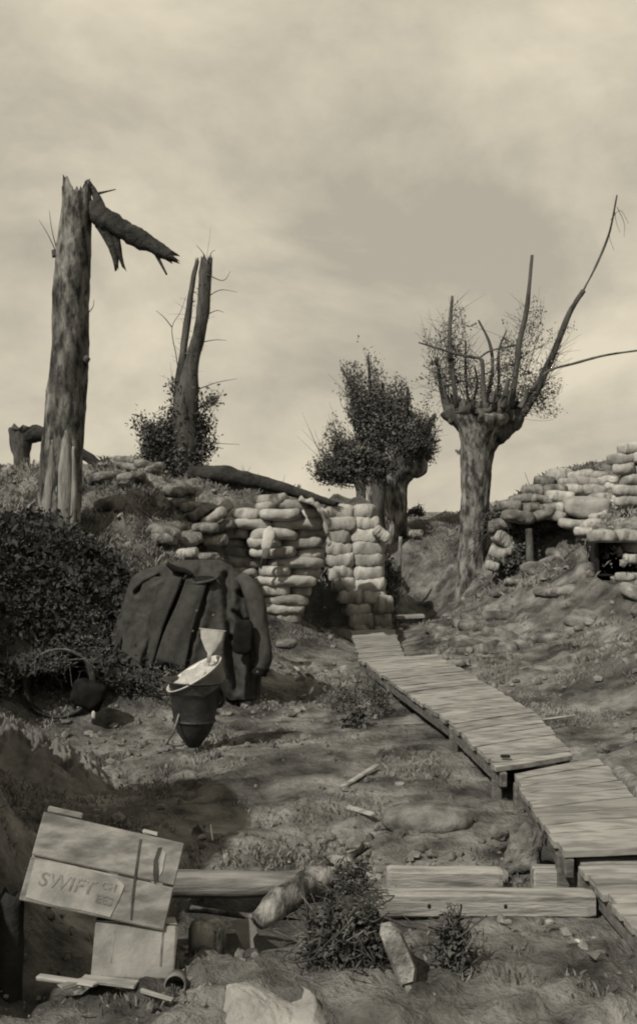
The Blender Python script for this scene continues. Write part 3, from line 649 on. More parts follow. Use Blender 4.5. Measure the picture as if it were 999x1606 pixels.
# 2: ivy-clad split tree
D = 13.5
t = thing('split_tree', 'split bare tree with two prongs and ivy round its foot', 'tree', P(290, 768, D))
m = MB(); px_limb(m, [(290, 790, 24), (288, 750, 22), (293, 690, 20), (294, 620, 18), (303, 560, 12), (317, 500, 9.5), (321, 455, 9.5), (324, 413, 9)], D, 24, .2, 8, 13, 60, jag=.08)
px_limb(m, [(280, 690, 12), (282, 620, 9), (287, 560, 6.5), (295, 500, 5.5), (302, 445, 4), (309, 412, 3.3)], D, 12, .25, 10, 14, 40, jag=.06)
child(m, 'trunk', 'bark_dark', t)
m = MB()
for pts in ([(281, 592), (277, 560), (270, 515), (283, 490), (292, 465)], [(270, 513), (258, 498), (245, 487)], [(326, 412), (318, 396), (308, 384)], [(326, 412), (332, 396), (338, 392)], [(322, 495), (340, 487), (352, 490)], [(320, 470), (345, 455), (372, 458)],
            [(316, 537), (338, 533), (356, 534)], [(312, 610), (340, 600), (372, 594)], [(313, 640), (330, 632), (350, 618)], [(312, 690), (340, 695), (376, 697)], [(324, 430), (350, 440), (362, 425)]):
    twig(m, [P(a_, b_, D + random.uniform(-.1, .1)) for a_, b_ in pts], .007, .002, 4)
wisps(m, P(320, 440, D), P(305, 640, D), 40, .22, .003, .3); wisps(m, P(300, 450, D), P(280, 640, D), 35, .2, .003, .3)
child(m, 'twigs', 'twig', t)
shoot_crown(t, [(290, 760), (275, 765), (300, 740), (285, 700), (262, 768), (290, 640)], [PC(240, 700, D, 26, 3, 34), PC(232, 735, D, 22, 2.4, 16), PC(268, 700, D, 30, 4, 44), PC(312, 690, D, 18, 2, 44), PC(334, 628, D, 16, .6, 12), PC(272, 610, D, 8, .7, 26), PC(225, 670, D, 18, .8, 16), PC(335, 690, D, 10, .7, 34), PC(270, 745, D, 44, 3, 16), PC(328, 400, D, 8, .1), PC(300, 640, D, 20, .8, 30)], 300, 46, D, .05, .013, .004, 'leaf_dark', .07)
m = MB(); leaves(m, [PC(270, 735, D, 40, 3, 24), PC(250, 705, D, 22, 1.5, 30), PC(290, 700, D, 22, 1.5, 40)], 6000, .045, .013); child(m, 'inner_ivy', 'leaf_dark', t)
child(m, 'ivy', 'leaf_dark', t)
# 3: low broken stump far left
D = 14.0
t = thing('broken_stump', 'low broken stump with an arched bough, left of the tall shattered tree', 'stump', P(38, 740, D))
m = MB(); px_limb(m, [(36, 750, 13), (33, 715, 13), (34, 690, 18), (36, 674, 20)], D, 16, .25, 8, 23, 24, jag=.05); child(m, 'trunk', 'bark_dark', t)
m = MB(); px_limb(m, [(40, 685, 12), (62, 680, 12), (90, 690, 11), (120, 705, 10), (145, 722, 8), (168, 738, 5)], D, 12, .25, 8, 24, 30); child(m, 'bough', 'bark_limb', t)
# 4: fallen trunk
m = MB(); px_limb(m, [(296, 742, 12), (350, 745, 13.5), (400, 754, 12), (450, 768, 9.5), (490, 780, 7), (525, 790, 4)], 12.9, 18, .18, 7, 33, 50); 
m2 = m; wisps(m2, P(380, 745, 13.7), P(460, 765, 13.7), 8, .15, .004)
tag(m.build('fallen_trunk', 'bark_limb', loc=tuple(P(400, 765, 13.6))), 'long fallen tree trunk lying along the skyline above the sandbags', 'fallen tree')

# 5: near pollard willow
D = 14.0
t = thing('pollard_willow', 'large pollard willow with long bare shoots, right of the duckboards', 'tree', P(738, 925, D))
m = MB(); px_limb(m, [(737, 945, 28), (738, 910, 22.5), (740, 850, 21.5), (743, 790, 21), (745, 740, 22), (748, 705, 26), (752, 680, 34), (755, 664, 42), (757, 654, 46), (757, 648, 30)], D, 40, .2, 6, 43, 70, jag=.07)
child(m, 'trunk', 'bark', t)
m = MB()
for i in range(70):
    a = random.uniform(0, 6.28); rr = .43 * random.random() ** .6; c0 = P(757, 652, D); q = Vector((c0.x + math.cos(a) * rr, c0.y + math.sin(a) * rr * .8, c0.z + random.uniform(-.05, .09) - (.2 if rr < .1 else 0) + rr * .08))
    blob(m, *(random.uniform(.06, .17), random.uniform(.08, .15), random.uniform(.08, .2)), TR(q), .9, 12, 9, .5, 16, i)
    if i % 3 == 0: limb(m, [q, q + Vector((math.cos(a) * .08, math.sin(a) * .08, random.uniform(.1, .3)))], [.03, .014], 7, 6, .25, 14, i, jag=.05)
px_limb(m, [(700, 640, 12), (712, 652, 16), (735, 665, 18)], D, 10, .3, 10, 3, 12); px_limb(m, [(815, 645, 10), (800, 665, 16), (775, 680, 20)], D, 10, .3, 10, 4, 12)
child(m, 'pollard_head', 'bark_dark', t)
shoots = [([(700, 645, 6), (692, 610, 4.5), (684, 560, 3)], 0), ([(716, 640, 6), (709, 580, 5), (705, 530, 4), (709, 464, 2)], -.1), ([(734, 635, 3.5), (730, 580, 2.5), (730, 534, 1.5)], .2),
    ([(760, 640, 5.5), (757, 600, 4.5), (755, 566, 4), (740, 560, 3), (715, 555, 2.5), (656, 537, 1.3)], -.2), ([(763, 630, 4.5), (772, 580, 4), (768, 540, 3), (750, 502, 1.5)], .15),
    ([(780, 635, 4), (782, 590, 3.5), (782, 550, 3), (794, 518, 1.5)], .3), ([(800, 640, 8), (808, 590, 6.5), (814, 540, 5.5), (826, 482, 4.5), (834, 400, 3)], -.1), ([(788, 640, 8), (793, 615, 6), (797, 594, 4)], -.3),
    ([(815, 640, 6), (824, 625, 5), (825, 610, 4)], -.2), ([(812, 655, 11), (832, 628, 9), (852, 590, 7.5), (870, 548, 6.5), (893, 490, 6), (915, 456, 4.5)], 0), ([(912, 460, 2.4), (935, 415, 2.2), (955, 365, 1.8), (967, 306, 1)], 0),
    ([(834, 612, 4), (858, 583, 2.6), (900, 570, 2), (950, 557, 1.7), (1010, 548, 1.4), (1080, 535, 1)], -.2), ([(690, 608, 1.2), (750, 590, 1.2), (808, 570, 1.2)], .1), ([(753, 560, 1.5), (770, 550, 1.5), (815, 540, 1.5)], .1),
    ([(825, 632, 5), (842, 600, 4), (858, 565, 2.5)], .25), ([(742, 630, 3), (748, 600, 2), (744, 575, 1.2)], .3), ([(770, 632, 5), (775, 615, 4)], -.35)]
for i, (pts, dd) in enumerate(shoots):
    m = MB(); px_limb(m, [(p[0], p[1], p[2] * .78 if p[2] > 2 else p[2], dd) for p in pts], D, 7, .25, 12, i, 5 * len(pts), 'flat'); child(m, 'shoot', 'bark_dark' if i != 12 else 'twig', t)
m = MB()
for pts in ([(957, 345), (972, 330), (985, 350)], [(960, 340), (955, 370), (962, 392)], [(967, 325), (978, 350), (978, 372)], [(963, 330), (966, 350), (972, 365)]): twig(m, [P(a_, b_, D) for a_, b_ in pts], .005, .002, 3)
for (a_, b_, n) in (((684, 560), (705, 640), 60), ((709, 480), (706, 600), 70), ((730, 534), (740, 630), 40), ((826, 482), (808, 600), 70), ((850, 590), (815, 650), 60), ((874, 540), (860, 600), 30), ((656, 537), (720, 556), 25), ((690, 520), (700, 600), 30)):
    wisps(m, P(*a_, D), P(*b_, D), n, .32, .0035, .7, .7)
child(m, 'twigs', 'twig', t)
shoot_crown(t, [(705, 640), (730, 635), (757, 635), (790, 635), (815, 640), (840, 610), (700, 600)],
    [PC(688, 545, D, 30, 1.8, 44), PC(712, 505, D, 22, 1, 24), PC(668, 590, D, 22, .9, 36), PC(720, 590, D, 26, .5, 30), PC(835, 530, D, 28, 1.4, 44), PC(850, 605, D, 28, 1.6, 36), PC(872, 625, D, 14, .9, 26), PC(815, 590, D, 26, .5, 40), PC(845, 480, D, 12, .4, 20), PC(795, 515, D, 16, .4, 26), PC(770, 590, D, 30, .4, 30), PC(858, 650, D, 22, .7, 10), PC(890, 530, D, 12, .3, 26)], 150, 26, D, .045, .009, .0035)
m = MB(); leaves(m, [PC(757, 642, D, 52, 1, 12)], 500, .04, .009); child(m, 'head_leaves', 'leaf_dark', t)

# 6: leafy pollard behind the stepped wall
D = 16.0
t = thing('bushy_willow', 'thick leafy pollard willow rising behind the pale stepped sandbag wall', 'tree', P(620, 965, D))
m = MB(); px_limb(m, [(620, 985, 28), (621, 930, 23), (620, 860, 21), (618, 800, 20.5), (617, 760, 22), (622, 738, 30), (632, 722, 38), (636, 712, 36)], D, 28, .14, 6, 53, 60, jag=.06); child(m, 'trunk', 'bark', t)
for i, pts in enumerate([[(640, 720, 10), (660, 690, 7), (682, 650, 3)], [(630, 715, 9), (634, 670, 6), (640, 610, 2)], [(612, 720, 10), (604, 670, 6), (600, 600, 2)], [(600, 725, 8), (575, 680, 6), (552, 610, 3), (535, 575, 1.5)], [(606, 720, 7), (584, 640, 4), (577, 556, 1.5)],
        [(655, 715, 5), (662, 680, 4), (676, 655, 2.5)], [(648, 718, 6), (668, 700, 4), (690, 690, 2)]]):
    m = MB(); px_limb(m, pts, D, 8, .2, 9, i, 16, 'flat'); child(m, 'limb', 'bark_dark' if i != 5 else 'split', t)
m = MB(); wisps(m, P(560, 690, D), P(680, 690, D), 90, .5, .004, .8, .5); wisps(m, P(545, 620, D), P(600, 690, D), 50, .4, .004, .8, .4); child(m, 'twigs', 'twig', t)
shoot_crown(t, [(610, 720), (630, 718), (650, 715), (598, 722), (640, 725)],
    [PC(640, 655, D, 36, 4, 34), PC(605, 650, D, 34, 5, 40), PC(570, 640, D, 28, 4, 44), PC(548, 600, D, 16, 2.4, 26), PC(590, 690, D, 42, 4, 24), PC(670, 675, D, 20, 2.6, 30), PC(585, 600, D, 16, 1, 34), PC(626, 620, D, 18, 1, 26), PC(672, 712, D, 18, 1.5, 14), PC(577, 575, D, 8, .4, 18)], 420, 50, D, .05, .011, spread=.07)
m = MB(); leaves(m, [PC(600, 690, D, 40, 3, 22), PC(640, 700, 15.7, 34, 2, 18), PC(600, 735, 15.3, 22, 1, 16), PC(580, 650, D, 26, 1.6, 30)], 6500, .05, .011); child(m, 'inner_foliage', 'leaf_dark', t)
child(m, 'foliage', 'leaf', t)
# 7: dark trunk next to it
D = 15.4
t = thing('leaning_tree', 'slim dark tree trunk close against the left side of the leafy willow', 'tree', P(593, 960, D))
m = MB(); px_limb(m, [(594, 985, 15), (593, 900, 13), (592, 820, 12), (594, 770, 12), (590, 735, 15), (582, 722, 10)], D, 16, .2, 7, 63, 40); child(m, 'trunk', 'bark_dark', t)
m = MB(); leaves(m, [PC(585, 725, D, 28, 2, 16), PC(570, 715, D, 22, 1, 16)], 2000, .06, .016); child(m, 'foliage', 'leaf_dark', t)
# 8: far low willow
D = 19.5
t = thing('distant_willow', 'small distant willow with low dense crown left of the leafy willow', 'tree', P(566, 790, D))
m = MB(); px_limb(m, [(567, 800, 8), (566, 770, 7), (562, 748, 10)], D, 12, .2, 6, 71, 16); px_limb(m, [(583, 800, 7), (582, 775, 7), (578, 750, 9)], D, 12, .2, 6, 72, 16); child(m, 'trunk', 'bark', t)
m = MB(); wisps(m, P(505, 740, D), P(570, 740, D), 60, .75, .006, .9, .35); child(m, 'twigs', 'twig', t)
shoot_crown(t, [(562, 752), (578, 752), (550, 755)], [PC(520, 735, D, 28, 3, 22), PC(543, 710, D, 26, 4, 36), PC(524, 685, D, 14, 1.6, 30), PC(560, 735, D, 24, 2, 18), PC(498, 742, D, 12, 1, 12), PC(503, 690, D, 8, .3, 30)], 170, 46, D, .06, .014, .007, 'leaf_dark', .09)
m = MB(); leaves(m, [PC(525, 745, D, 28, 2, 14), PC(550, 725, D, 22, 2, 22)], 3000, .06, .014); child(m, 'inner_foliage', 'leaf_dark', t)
# small shrubs
def shrub(px, py, d, r, n, label, leafy='leaf_dark', h=None, name='shrub'):
    t = thing(name, label, 'shrub', P(px, py + (h or r), d))
    m = MB(); base = P(px, py + (h or r), d); wisps(m, base, base + Vector((.05, 0, .05)), max(8, n // 70), (h or r) * 2.2 * d / F, .005, 1.0, .5); child(m, 'stems', 'twig', t)
    m = MB(); leaves(m, [PC(px, py, d, r, 1, h or r)], n, .045, .013); child(m, 'foliage', leafy, t)
shrub(655, 803, 16.5, 16, 500, 'low dark shrub on the skyline right of the leafy willow', h=9)
shrub(613, 915, 13.3, 12, 900, 'dark scrub hanging down the right side of the stepped wall', h=42)
shrub(722, 706, 14.3, 6, 60, 'tiny leaf tuft growing from the left side of the near willow trunk', 'leaf', h=8)
shrub(553, 1140, 7.8, 18, 500, 'small dark bush on the trench floor below the far duckboards', h=34)
shrub(530, 1175, 7.3, 16, 260, 'dark low sprig in front of the small bush on the trench floor', h=12)
# dark brushwood by the near willow
t = thing('brushwood_screen', 'dark brushwood camouflage screen laid over sandbags right of the near willow', 'brushwood', P(815, 880, 13.5))
m = MB(); wisps(m, P(770, 830, 13.5), P(870, 800, 13.6), 130, .5, .009, -.4, .8); child(m, 'branches', 'twig', t)
m = MB(); leaves(m, [PC(790, 812, 13.5, 30, 2, 14), PC(830, 815, 13.4, 28, 3, 26), PC(860, 815, 13.3, 22, 3, 16), PC(815, 845, 13.3, 20, 2, 30), PC(795, 885, 13.2, 24, 2, 14), PC(890, 815, 13.2, 18, 1.4, 8), PC(826, 868, 13.0, 16, 1, 16), PC(850, 780, 13.8, 26, 1, 6)], 9000, .04, .014); child(m, 'foliage', 'leaf_dark', t)
m = MB(); limb(m, [P(829, 830, 12.9), P(831, 880, 12.8)], [.045, .05], 8, 10, .15); child(m, 'post', 'bark_dark', t)

# posts at the passage
m = MB(); limb(m, [P(628, 842, 14.3), P(625, 915, 14.2)], [.022, .028], 8, 10, .1, cap1='flat')
tag(m.build('stake', 'split', loc=tuple(P(625, 915, 14.2))), 'thin pale stake leaning in the passage beside the stepped wall', 'stake')
t = thing('step_board', 'short plank step on edge in the passage past the stepped wall', 'step', P(642, 980, 13.0))
m = MB(); stick(m, P(620, 968, 13.0), P(665, 966, 13.0), .22, .035); child(m, 'tread', 'plank', t, False)
m = MB(); stick(m, P(622, 970, 13.0) - Vector((0, 0, .02)), P(622, 984, 13.0), .2, .03); stick(m, P(663, 968, 13.0) - Vector((0, 0, .02)), P(663, 982, 13.0), .2, .03); child(m, 'support', 'runner', t, False)

# ================================================================== GREATCOAT
D = 8.7
root = thing('greatcoat', 'dark army greatcoat spread open over a low frame at the foot of bank', 'coat', P(300, 1078, D))
creases = [[(288, 903), (262, 965), (232, 1040), (226, 1075)], [(322, 915), (318, 950), (302, 1000), (284, 1045), (282, 1090)], [(354, 905), (358, 960), (362, 1030), (372, 1080)], [(250, 905), (228, 917), (214, 930)], [(398, 925), (402, 970), (402, 1040), (398, 1090)],
           [(366, 960), (382, 975), (398, 978)], [(364, 1000), (382, 1012), (400, 1006)], [(375, 930), (388, 940), (399, 960)]]
CW = [7, 5, 6, 4, 6, 4, 4, 4]; CD = [.085, .04, .055, .05, .06, .04, .04, .03]
def segdist(px, py, pl):
    best = 1e9
    for (ax, ay), (bx, by) in zip(pl, pl[1:]):
        dx, dy = bx - ax, by - ay; t_ = max(0, min(1, ((px - ax) * dx + (py - ay) * dy) / (dx * dx + dy * dy))); best = min(best, math.hypot(px - ax - t_ * dx, py - ay - t_ * dy))
    return best
ring_y = [878, 886, 895, 905, 925, 960, 1000, 1040, 1082]; ring_l = [286, 250, 222, 207, 200, 188, 175, 164, 158]; ring_r = [345, 362, 372, 381, 392, 403, 410, 412, 408]; ring_d = [.05, .10, .13, .16, .19, .23, .27, .31, .35]
NV, NU = 90, 200; V = []
for i in range(NV + 1):
    py = 878 + (1086 - 878) * (i / NV); l = np.interp(py, ring_y, ring_l); r = np.interp(py, ring_y, ring_r); dd = np.interp(py, ring_y, ring_d)
    for k in range(NU):
        a = 2 * math.pi * k / NU; ca, sa = math.cos(a), math.sin(a)
        px = (l + r) / 2 + (r - l) / 2 * math.copysign(abs(ca) ** .8, ca)
        pyy = py
        if i > NV * .8: # uneven hem: left panel shorter, middle lifted, right long
            hem = np.interp(px, [165, 235, 250, 318, 330, 360, 420], [1046, 1044, 1036, 1050, 1068, 1098, 1096]); pyy = py + (hem - 1086) * ((i / NV - .8) / .2)
        depth = D + math.copysign(abs(sa) ** .8, sa) * dd
        g_ = 0
        if sa < 0.2:
            for pl, cw, cd in zip(creases, CW, CD):
                q = segdist(px, pyy, pl); g_ += cd * math.exp(-(q / cw) ** 2) - cd * .25 * math.exp(-((q - cw * 2) / (cw * 1.3)) ** 2)
        fold = (.05 * abs(math.sin(px * .075 + (pyy - 880) * .012 + .6 * math.sin(pyy * .02))) ** .7 - .03) * (.15 + i / NV) + .014 * float(fbm(px * .05, pyy * .03, 0, 3, 4)) + .005 * float(fbm(px * .2, pyy * .15, 0, 2, 6))
        depth += (g_ + fold) * (1 if sa < 0.2 else -1)
        V.append(P(px, pyy, depth))
m = MB(); Fc = [(i * NU + k, i * NU + (k + 1) % NU, (i + 1) * NU + (k + 1) % NU, (i + 1) * NU + k) for i in range(NV) for k in range(NU)]
Fc.append(tuple(range(NU - 1, -1, -1)))
m.add(V, Fc); child(m, 'coat_body', 'wool', root)
# lapped front panels with their own thickness
def panel(corner, dfun, name, mat, nu=14, nv=30, th=.018):
    (tl, tr, br, bl) = corner; V = []
    for sgn in (0, 1):
        for j in range(nv + 1):
            for i in range(nu + 1):
                u, v = i / nu, j / nv
                px = (tl[0] * (1 - u) + tr[0] * u) * (1 - v) + (bl[0] * (1 - u) + br[0] * u) * v; py = (tl[1] * (1 - u) + tr[1] * u) * (1 - v) + (bl[1] * (1 - u) + br[1] * u) * v
                px += 1.5 * math.sin(v * 7 + u); d = dfun(px, py, u, v) + .010 * math.sin(u * 6 + v * 3) + (th if sgn else 0) + .004 * float(fbm(px * .12, py * .1, 0, 2, 9))
                V.append(P(px, py, d))
    n0 = (nu + 1) * (nv + 1); Fc = []
    q = lambda i, j, s: s * n0 + j * (nu + 1) + i
    for j in range(nv):
        for i in range(nu): Fc += [(q(i, j, 0), q(i, j + 1, 0), q(i + 1, j + 1, 0), q(i + 1, j, 0)), (q(i, j, 1), q(i + 1, j, 1), q(i + 1, j + 1, 1), q(i, j + 1, 1))]
        Fc += [(q(0, j, 0), q(0, j, 1), q(0, j + 1, 1), q(0, j + 1, 0)), (q(nu, j, 0), q(nu, j + 1, 0), q(nu, j + 1, 1), q(nu, j, 1))]
    for i in range(nu): Fc += [(q(i, 0, 0), q(i + 1, 0, 0), q(i + 1, 0, 1), q(i, 0, 1)), (q(i, nv, 0), q(i, nv, 1), q(i + 1, nv, 1), q(i + 1, nv, 0))]
    m = MB(); m.add(V, Fc); return child(m, name, mat, root)
fd = lambda px, py, u, v: D - np.interp(py, ring_y, ring_d) * (1 - .5 * ((px - 300) / 130) ** 2) - .03
panel(((228, 905), (286, 903), (236, 1046), (170, 1042)), lambda px, py, u, v: fd(px, py, u, v) + .05 * (1 - u), 'front_panel', 'wool')
panel(((292, 908), (324, 912), (288, 1048), (243, 1034)), lambda px, py, u, v: fd(px, py, u, v) - .02, 'front_panel', 'wool')
# collar: rolled band round the dark neck opening
m = MB(); ring = []
for k in range(28):
    a = 2 * math.pi * k / 28; ring.append(P(321 + 21 * math.cos(a), 908 + 5 * math.sin(a) * 1.0 - 4 * math.cos(a), D - .17 - .07 * math.sin(a)))
ring.append(ring[0]); limb(m, ring, [.012] * 29, 10, 70, .35, 12, 3, cap1='flat'); child(m, 'collar', 'wool', root)
m = MB(); blob(m, .17, .08, .045, TR(P(321, 909, D - .20), (.5, 0, 0)), .9, 20, 10, .05, 4, 3); child(m, 'neck_shade', 'wool_dark', root)  # dark plug painting the shade inside the neck opening
m = MB()
for pts in ([(302, 902, 3), (290, 896, 5), (276, 893, 6), (262, 884, 3)],): px_limb(m, [(*p, -.2) for p in pts], D, 8, .15, 9, 2, 16, 'flat')
child(m, 'collar_flap', 'wool_dark', root)
# sleeve hanging at the right
m = MB(); px_limb(m, [(378, 906, 10, -.1), (392, 922, 13, -.16), (404, 960, 13, -.2), (410, 1005, 13, -.22), (412, 1035, 12, -.22), (406, 1056, 10, -.22)], D, 30, .3, 7, 8, 50, 'flat'); child(m, 'sleeve', 'wool', root)
m = MB(); px_limb(m, [(409, 1046, 12.5, -.22), (406, 1058, 12, -.22)], D, 20, .05, 7, 8, 6, 'flat'); child(m, 'cuff', 'wool_dark', root)
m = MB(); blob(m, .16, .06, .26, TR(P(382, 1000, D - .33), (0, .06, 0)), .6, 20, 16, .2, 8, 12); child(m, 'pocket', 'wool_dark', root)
for (px, py) in [(309, 958), (303, 990), (335, 965), (333, 1000), (404, 1054)]:
    m = MB(); blob(m, .018, .012, .018, TR(P(px, py, D - .42 if px < 400 else D - .34)), 1, 10, 8, 0); child(m, 'button', 'brass', root)
# bush the coat rests against, behind

# ================================================================== PAIL, BASIN, FUNNEL
D = 7.1; sc = D / F
base = P(296, 1172, D)
t = thing('conical_pail', 'dark tapering iron pail with a flared rim, standing in front of greatcoat', 'pail', base)
H = 104 * sc
prof = [(.001, 0.0), (.035, 0.002), (.052, .02), (.105, .10), (.128, .16), (.132, .168), (.130, .176), (.147, .28), (.160, H - .012), (.198, H), (.204, H + .006), (.198, H + .010), (.152, H - .004), (.138, .28), (.118, .16), (.001, .12)]
m = MB(); lathe(m, prof, 48, TR((base.x + .03, base.y, base.z), (0, .03, 0)), .02, 4); child(m, 'body', 'iron', t)
m = MB()
for a in (0, 1):
    lathe(m, [(.134, .163), (.139, .170), (.134, .177)], 48, TR((base.x + .03, base.y, base.z), (0, .03, 0))) if a == 0 else None
child(m, 'band', 'iron', t)
hc = P(346, 1094, D)
m = MB(); ring = [hc + Vector((.03 * math.cos(a) - .01, 0, .055 * math.sin(a))) for a in np.linspace(-2.2, 2.2, 14)]; limb(m, ring, [.013] * 14, 8, 30, 0, cap1='flat'); blob(m, .06, .03, .09, TR(hc + Vector((-.02, 0, 0))), .8, 12, 8, .1); child(m, 'handle', 'iron', t)
m = MB(); twig(m, [P(282, 1118, D - .1), P(272, 1148, D - .15), P(261, 1168, D - .1)], .007, .005, 6); twig(m, [P(261, 1166, D - .1), P(276, 1170, D - .1), P(290, 1168, D)], .004, .004, 5); child(m, 'wire_leg', 'tin', t)
# tilted basin resting in the rim
c0 = P(307, 1069, D)
t = thing('basin', 'white enamel basin tipped on its side in the top of the iron pail', 'basin', c0)
Rb = Matrix.Translation(c0 + Vector((.01, .0, -.01))) @ Euler((math.radians(38), math.radians(0), 0)).to_matrix().to_4x4()
Rb = Matrix.Translation(c0 + Vector((.01, .0, .02))) @ Matrix.Scale(1.15, 4) @ Matrix.Rotation(math.radians(-30), 4, 'Y') @ Matrix.Rotation(math.radians(10), 4, 'X')
m = MB(); lathe(m, [(.001, -.075), (.10, -.075), (.125, -.062), (.160, .030), (.172, .036), (.172, .030), (.163, .022), (.130, -.070), (.10, -.084), (.001, -.084)], 48, Rb, .01, 2); child(m, 'bowl', 'enamel', t)
m = MB(); lathe(m, [(.131, -.068), (.166, .024), (.1645, .018), (.134, -.073)], 48, Rb @ Matrix.Scale(1.012, 4)); child(m, 'outer_wall', 'tin', t)
m = MB(); blob(m, .25, .25, .13, Rb @ TR((.0, 0, -.008)), .85, 60, 40, .26, 17, 5, 4); child(m, 'crumpled_cloth', 'rag', t)
# funnel
c1 = P(331, 1010, D - .02)
t = thing('funnel', 'pale dented wide-mouthed funnel standing above the basin against the coat', 'funnel', c1)
Rf = Matrix.Translation(c1) @ Matrix.Rotation(math.radians(6), 4, 'Y') @ Matrix.Rotation(math.radians(-7), 4, 'X') @ Matrix.Diagonal((1.08, .32, 1, 1))
m = MB(); lathe(m, [(.080, .086), (.083, .090), (.079, .091), (.074, .084), (.066, .03), (.030, -.040), (.014, -.058), (.012, -.115), (.009, -.115), (.010, -.055), (.024, -.036), (.060, .03)], 40, Rf, .09, 6); child(m, 'cone', 'rag', t)

# ================================================================== LEFT FOREGROUND
# round basket on its side
D = 8.0; c0 = P(93, 1072, D)
t = thing('round_basket', 'round wicker basket lying on its side, mouth open, under the weeds', 'basket', P(93, 1110, D))
Rm = Matrix.Translation(c0) @ Matrix.Rotation(math.radians(12), 4, 'Z') @ Matrix.Rotation(math.radians(78), 4, 'X')
R0 = .235
m = MB(); lathe(m, [(R0 * .97, .02), (R0 * 1.0, .0), (R0 * .98, -.12), (R0 * .9, -.28), (R0 * .6, -.36), (.001, -.37), (.001, -.35), (R0 * .56, -.34), (R0 * .84, -.26), (R0 * .92, -.1), (R0 * .93, .0), (R0 * .97, .02)], 56, Rm, .05, 7); child(m, 'body', 'wicker', t)
for zz, rr in ((.02, 1.0), (-.03, 1.04), (-.09, 1.03)):
    m = MB(); ring = [Rm @ Vector((R0 * rr * math.cos(a) * (1 + .02 * math.sin(5 * a)), R0 * rr * math.sin(a), zz)) for a in np.linspace(0, 2 * math.pi, 40)]; limb(m, ring, [.007] * 40, 6, 80, .3, 30, 2, cap1='flat'); child(m, 'hoop', 'wicker' if zz > 0 else 'runner', t)
m = MB(); blob(m, .24, .2, .20, TR(P(137, 1086, 7.85), (0, .3, 0)), .6, 40, 28, .3, 7, 3)
tag(m.build('dark_sack', 'wool_dark', loc=tuple(P(137, 1090, 7.85))), 'black lumpy pack slumped against the right side of round basket', 'pack')
# crumpled dark tarpaulin heap
c0 = P(85, 1172, 6.5)
V = []; nu, nv = 150, 90; m = MB()
for j in range(nv + 1):
    for i in range(nu + 1):
        u, v = -1 + 2 * i / nu, -1 + 2 * j / nv; x = c0.x - .10 + u * .46; y = c0.y + v * .55 + .05 * math.sin(u * 5)
        k = max(0, 1 - (abs(u) ** 3 + abs(v) ** 3)) ** .6; rg = 1 - abs(float(fbm(u * 2.6 + 3, v * 2.6, 0, 3, 61)))
        V.append((x, y, 0))
XY = np.array(V); zz = ground(XY[:, 0], XY[:, 1]); jj, ii = np.divmod(np.arange(len(V)), nu + 1); uu, vv = -1 + 2 * ii / nu, -1 + 2 * jj / nv
kk = np.maximum(0, 1 - (np.abs(uu) ** 2.2 + np.abs(vv) ** 2.2)) ** 1.0; rg = np.maximum(0, 1 - np.abs(fbm(uu * 2.4 + 3, vv * 2.0, 0, 4, 61)) * 1.3); rg2 = 1 - np.abs(fbm(uu * 6 + vv * 3, vv * 5, 0, 3, 67))
zf = zz - .02 + kk * (.05 + .13 * rg + .10 * rg2 + .03 * fbm(uu * 9, vv * 7, 0, 3, 66))
V = [(a_[0], a_[1], float(b_)) for a_, b_ in zip(XY, zf)]
m.add(V, [(j * (nu + 1) + i, j * (nu + 1) + i + 1, (j + 1) * (nu + 1) + i + 1, (j + 1) * (nu + 1) + i) for j in range(nv) for i in range(nu)])
tag(m.build('crumpled_tarpaulin', 'dark_cloth', loc=tuple(c0)), 'crumpled dark tarpaulin heaped on the ground at left edge below basket', 'tarpaulin')
m = MB(); blob(m, .03, .02, .05, TR(P(147, 1120, 7.4)), .8, 10, 8, .4, 30, 2); tag(m.build('paper_scrap', 'rag', loc=tuple(P(147, 1120, 7.4))), 'tiny white paper scrap below the black pack', 'paper')

# ration crate tilted over the carton
D = 3.62; sc = D / F
ctr = P(163, 1366, D)
Rc = Matrix.Translation(ctr) @ Matrix.Rotation(math.radians(12.3), 4, 'Y') @ Matrix.Rotation(math.radians(-20), 4, 'X') @ Matrix.Rotation(math.radians(9), 4, 'Z')
Wd, Hd, Dp = .462, .275, .26
t = thing('ration_crate', 'weathered wooden ration crate tilted down to the right, stencilled lettering on front', 'crate', (ctr.x, ctr.y, 0))
z0 = -Hd / 2
for i, (h0, h1) in enumerate(((0, .49), (.50, 1.0))):
    m = MB(); box(m, Wd, .014, Hd * (h1 - h0) - .003, Rc, .003, 0, 0, z0 + Hd * (h0 + h1) / 2, .0012); child(m, 'front_board', 'crate', t, False)
m = MB(); box(m, Wd, .012, Hd - .01, Rc, .003, 0, Dp, 0); child(m, 'back_board', 'crate', t, False)
for sx in (-1, 1):
    m = MB(); box(m, .014, Dp - .018, Hd - .006, Rc, .003, sx * (Wd / 2 - .009), Dp / 2, 0); child(m, 'end_board', 'crate', t, False)
m = MB(); box(m, Wd - .034, Dp - .018, .012, Rc, .003, 0, Dp / 2, z0 + .008); child(m, 'bottom_board', 'crate', t, False)
for (sx, w_, h_) in ((-.165, .11, .020), (.115, .05, .014)):
    m = MB(); box(m, w_, .013, h_, Rc, .003, sx, .002, Hd / 2 + h_ / 2 + .001, .002); child(m, 'broken_lid_edge', 'crate', t, False)
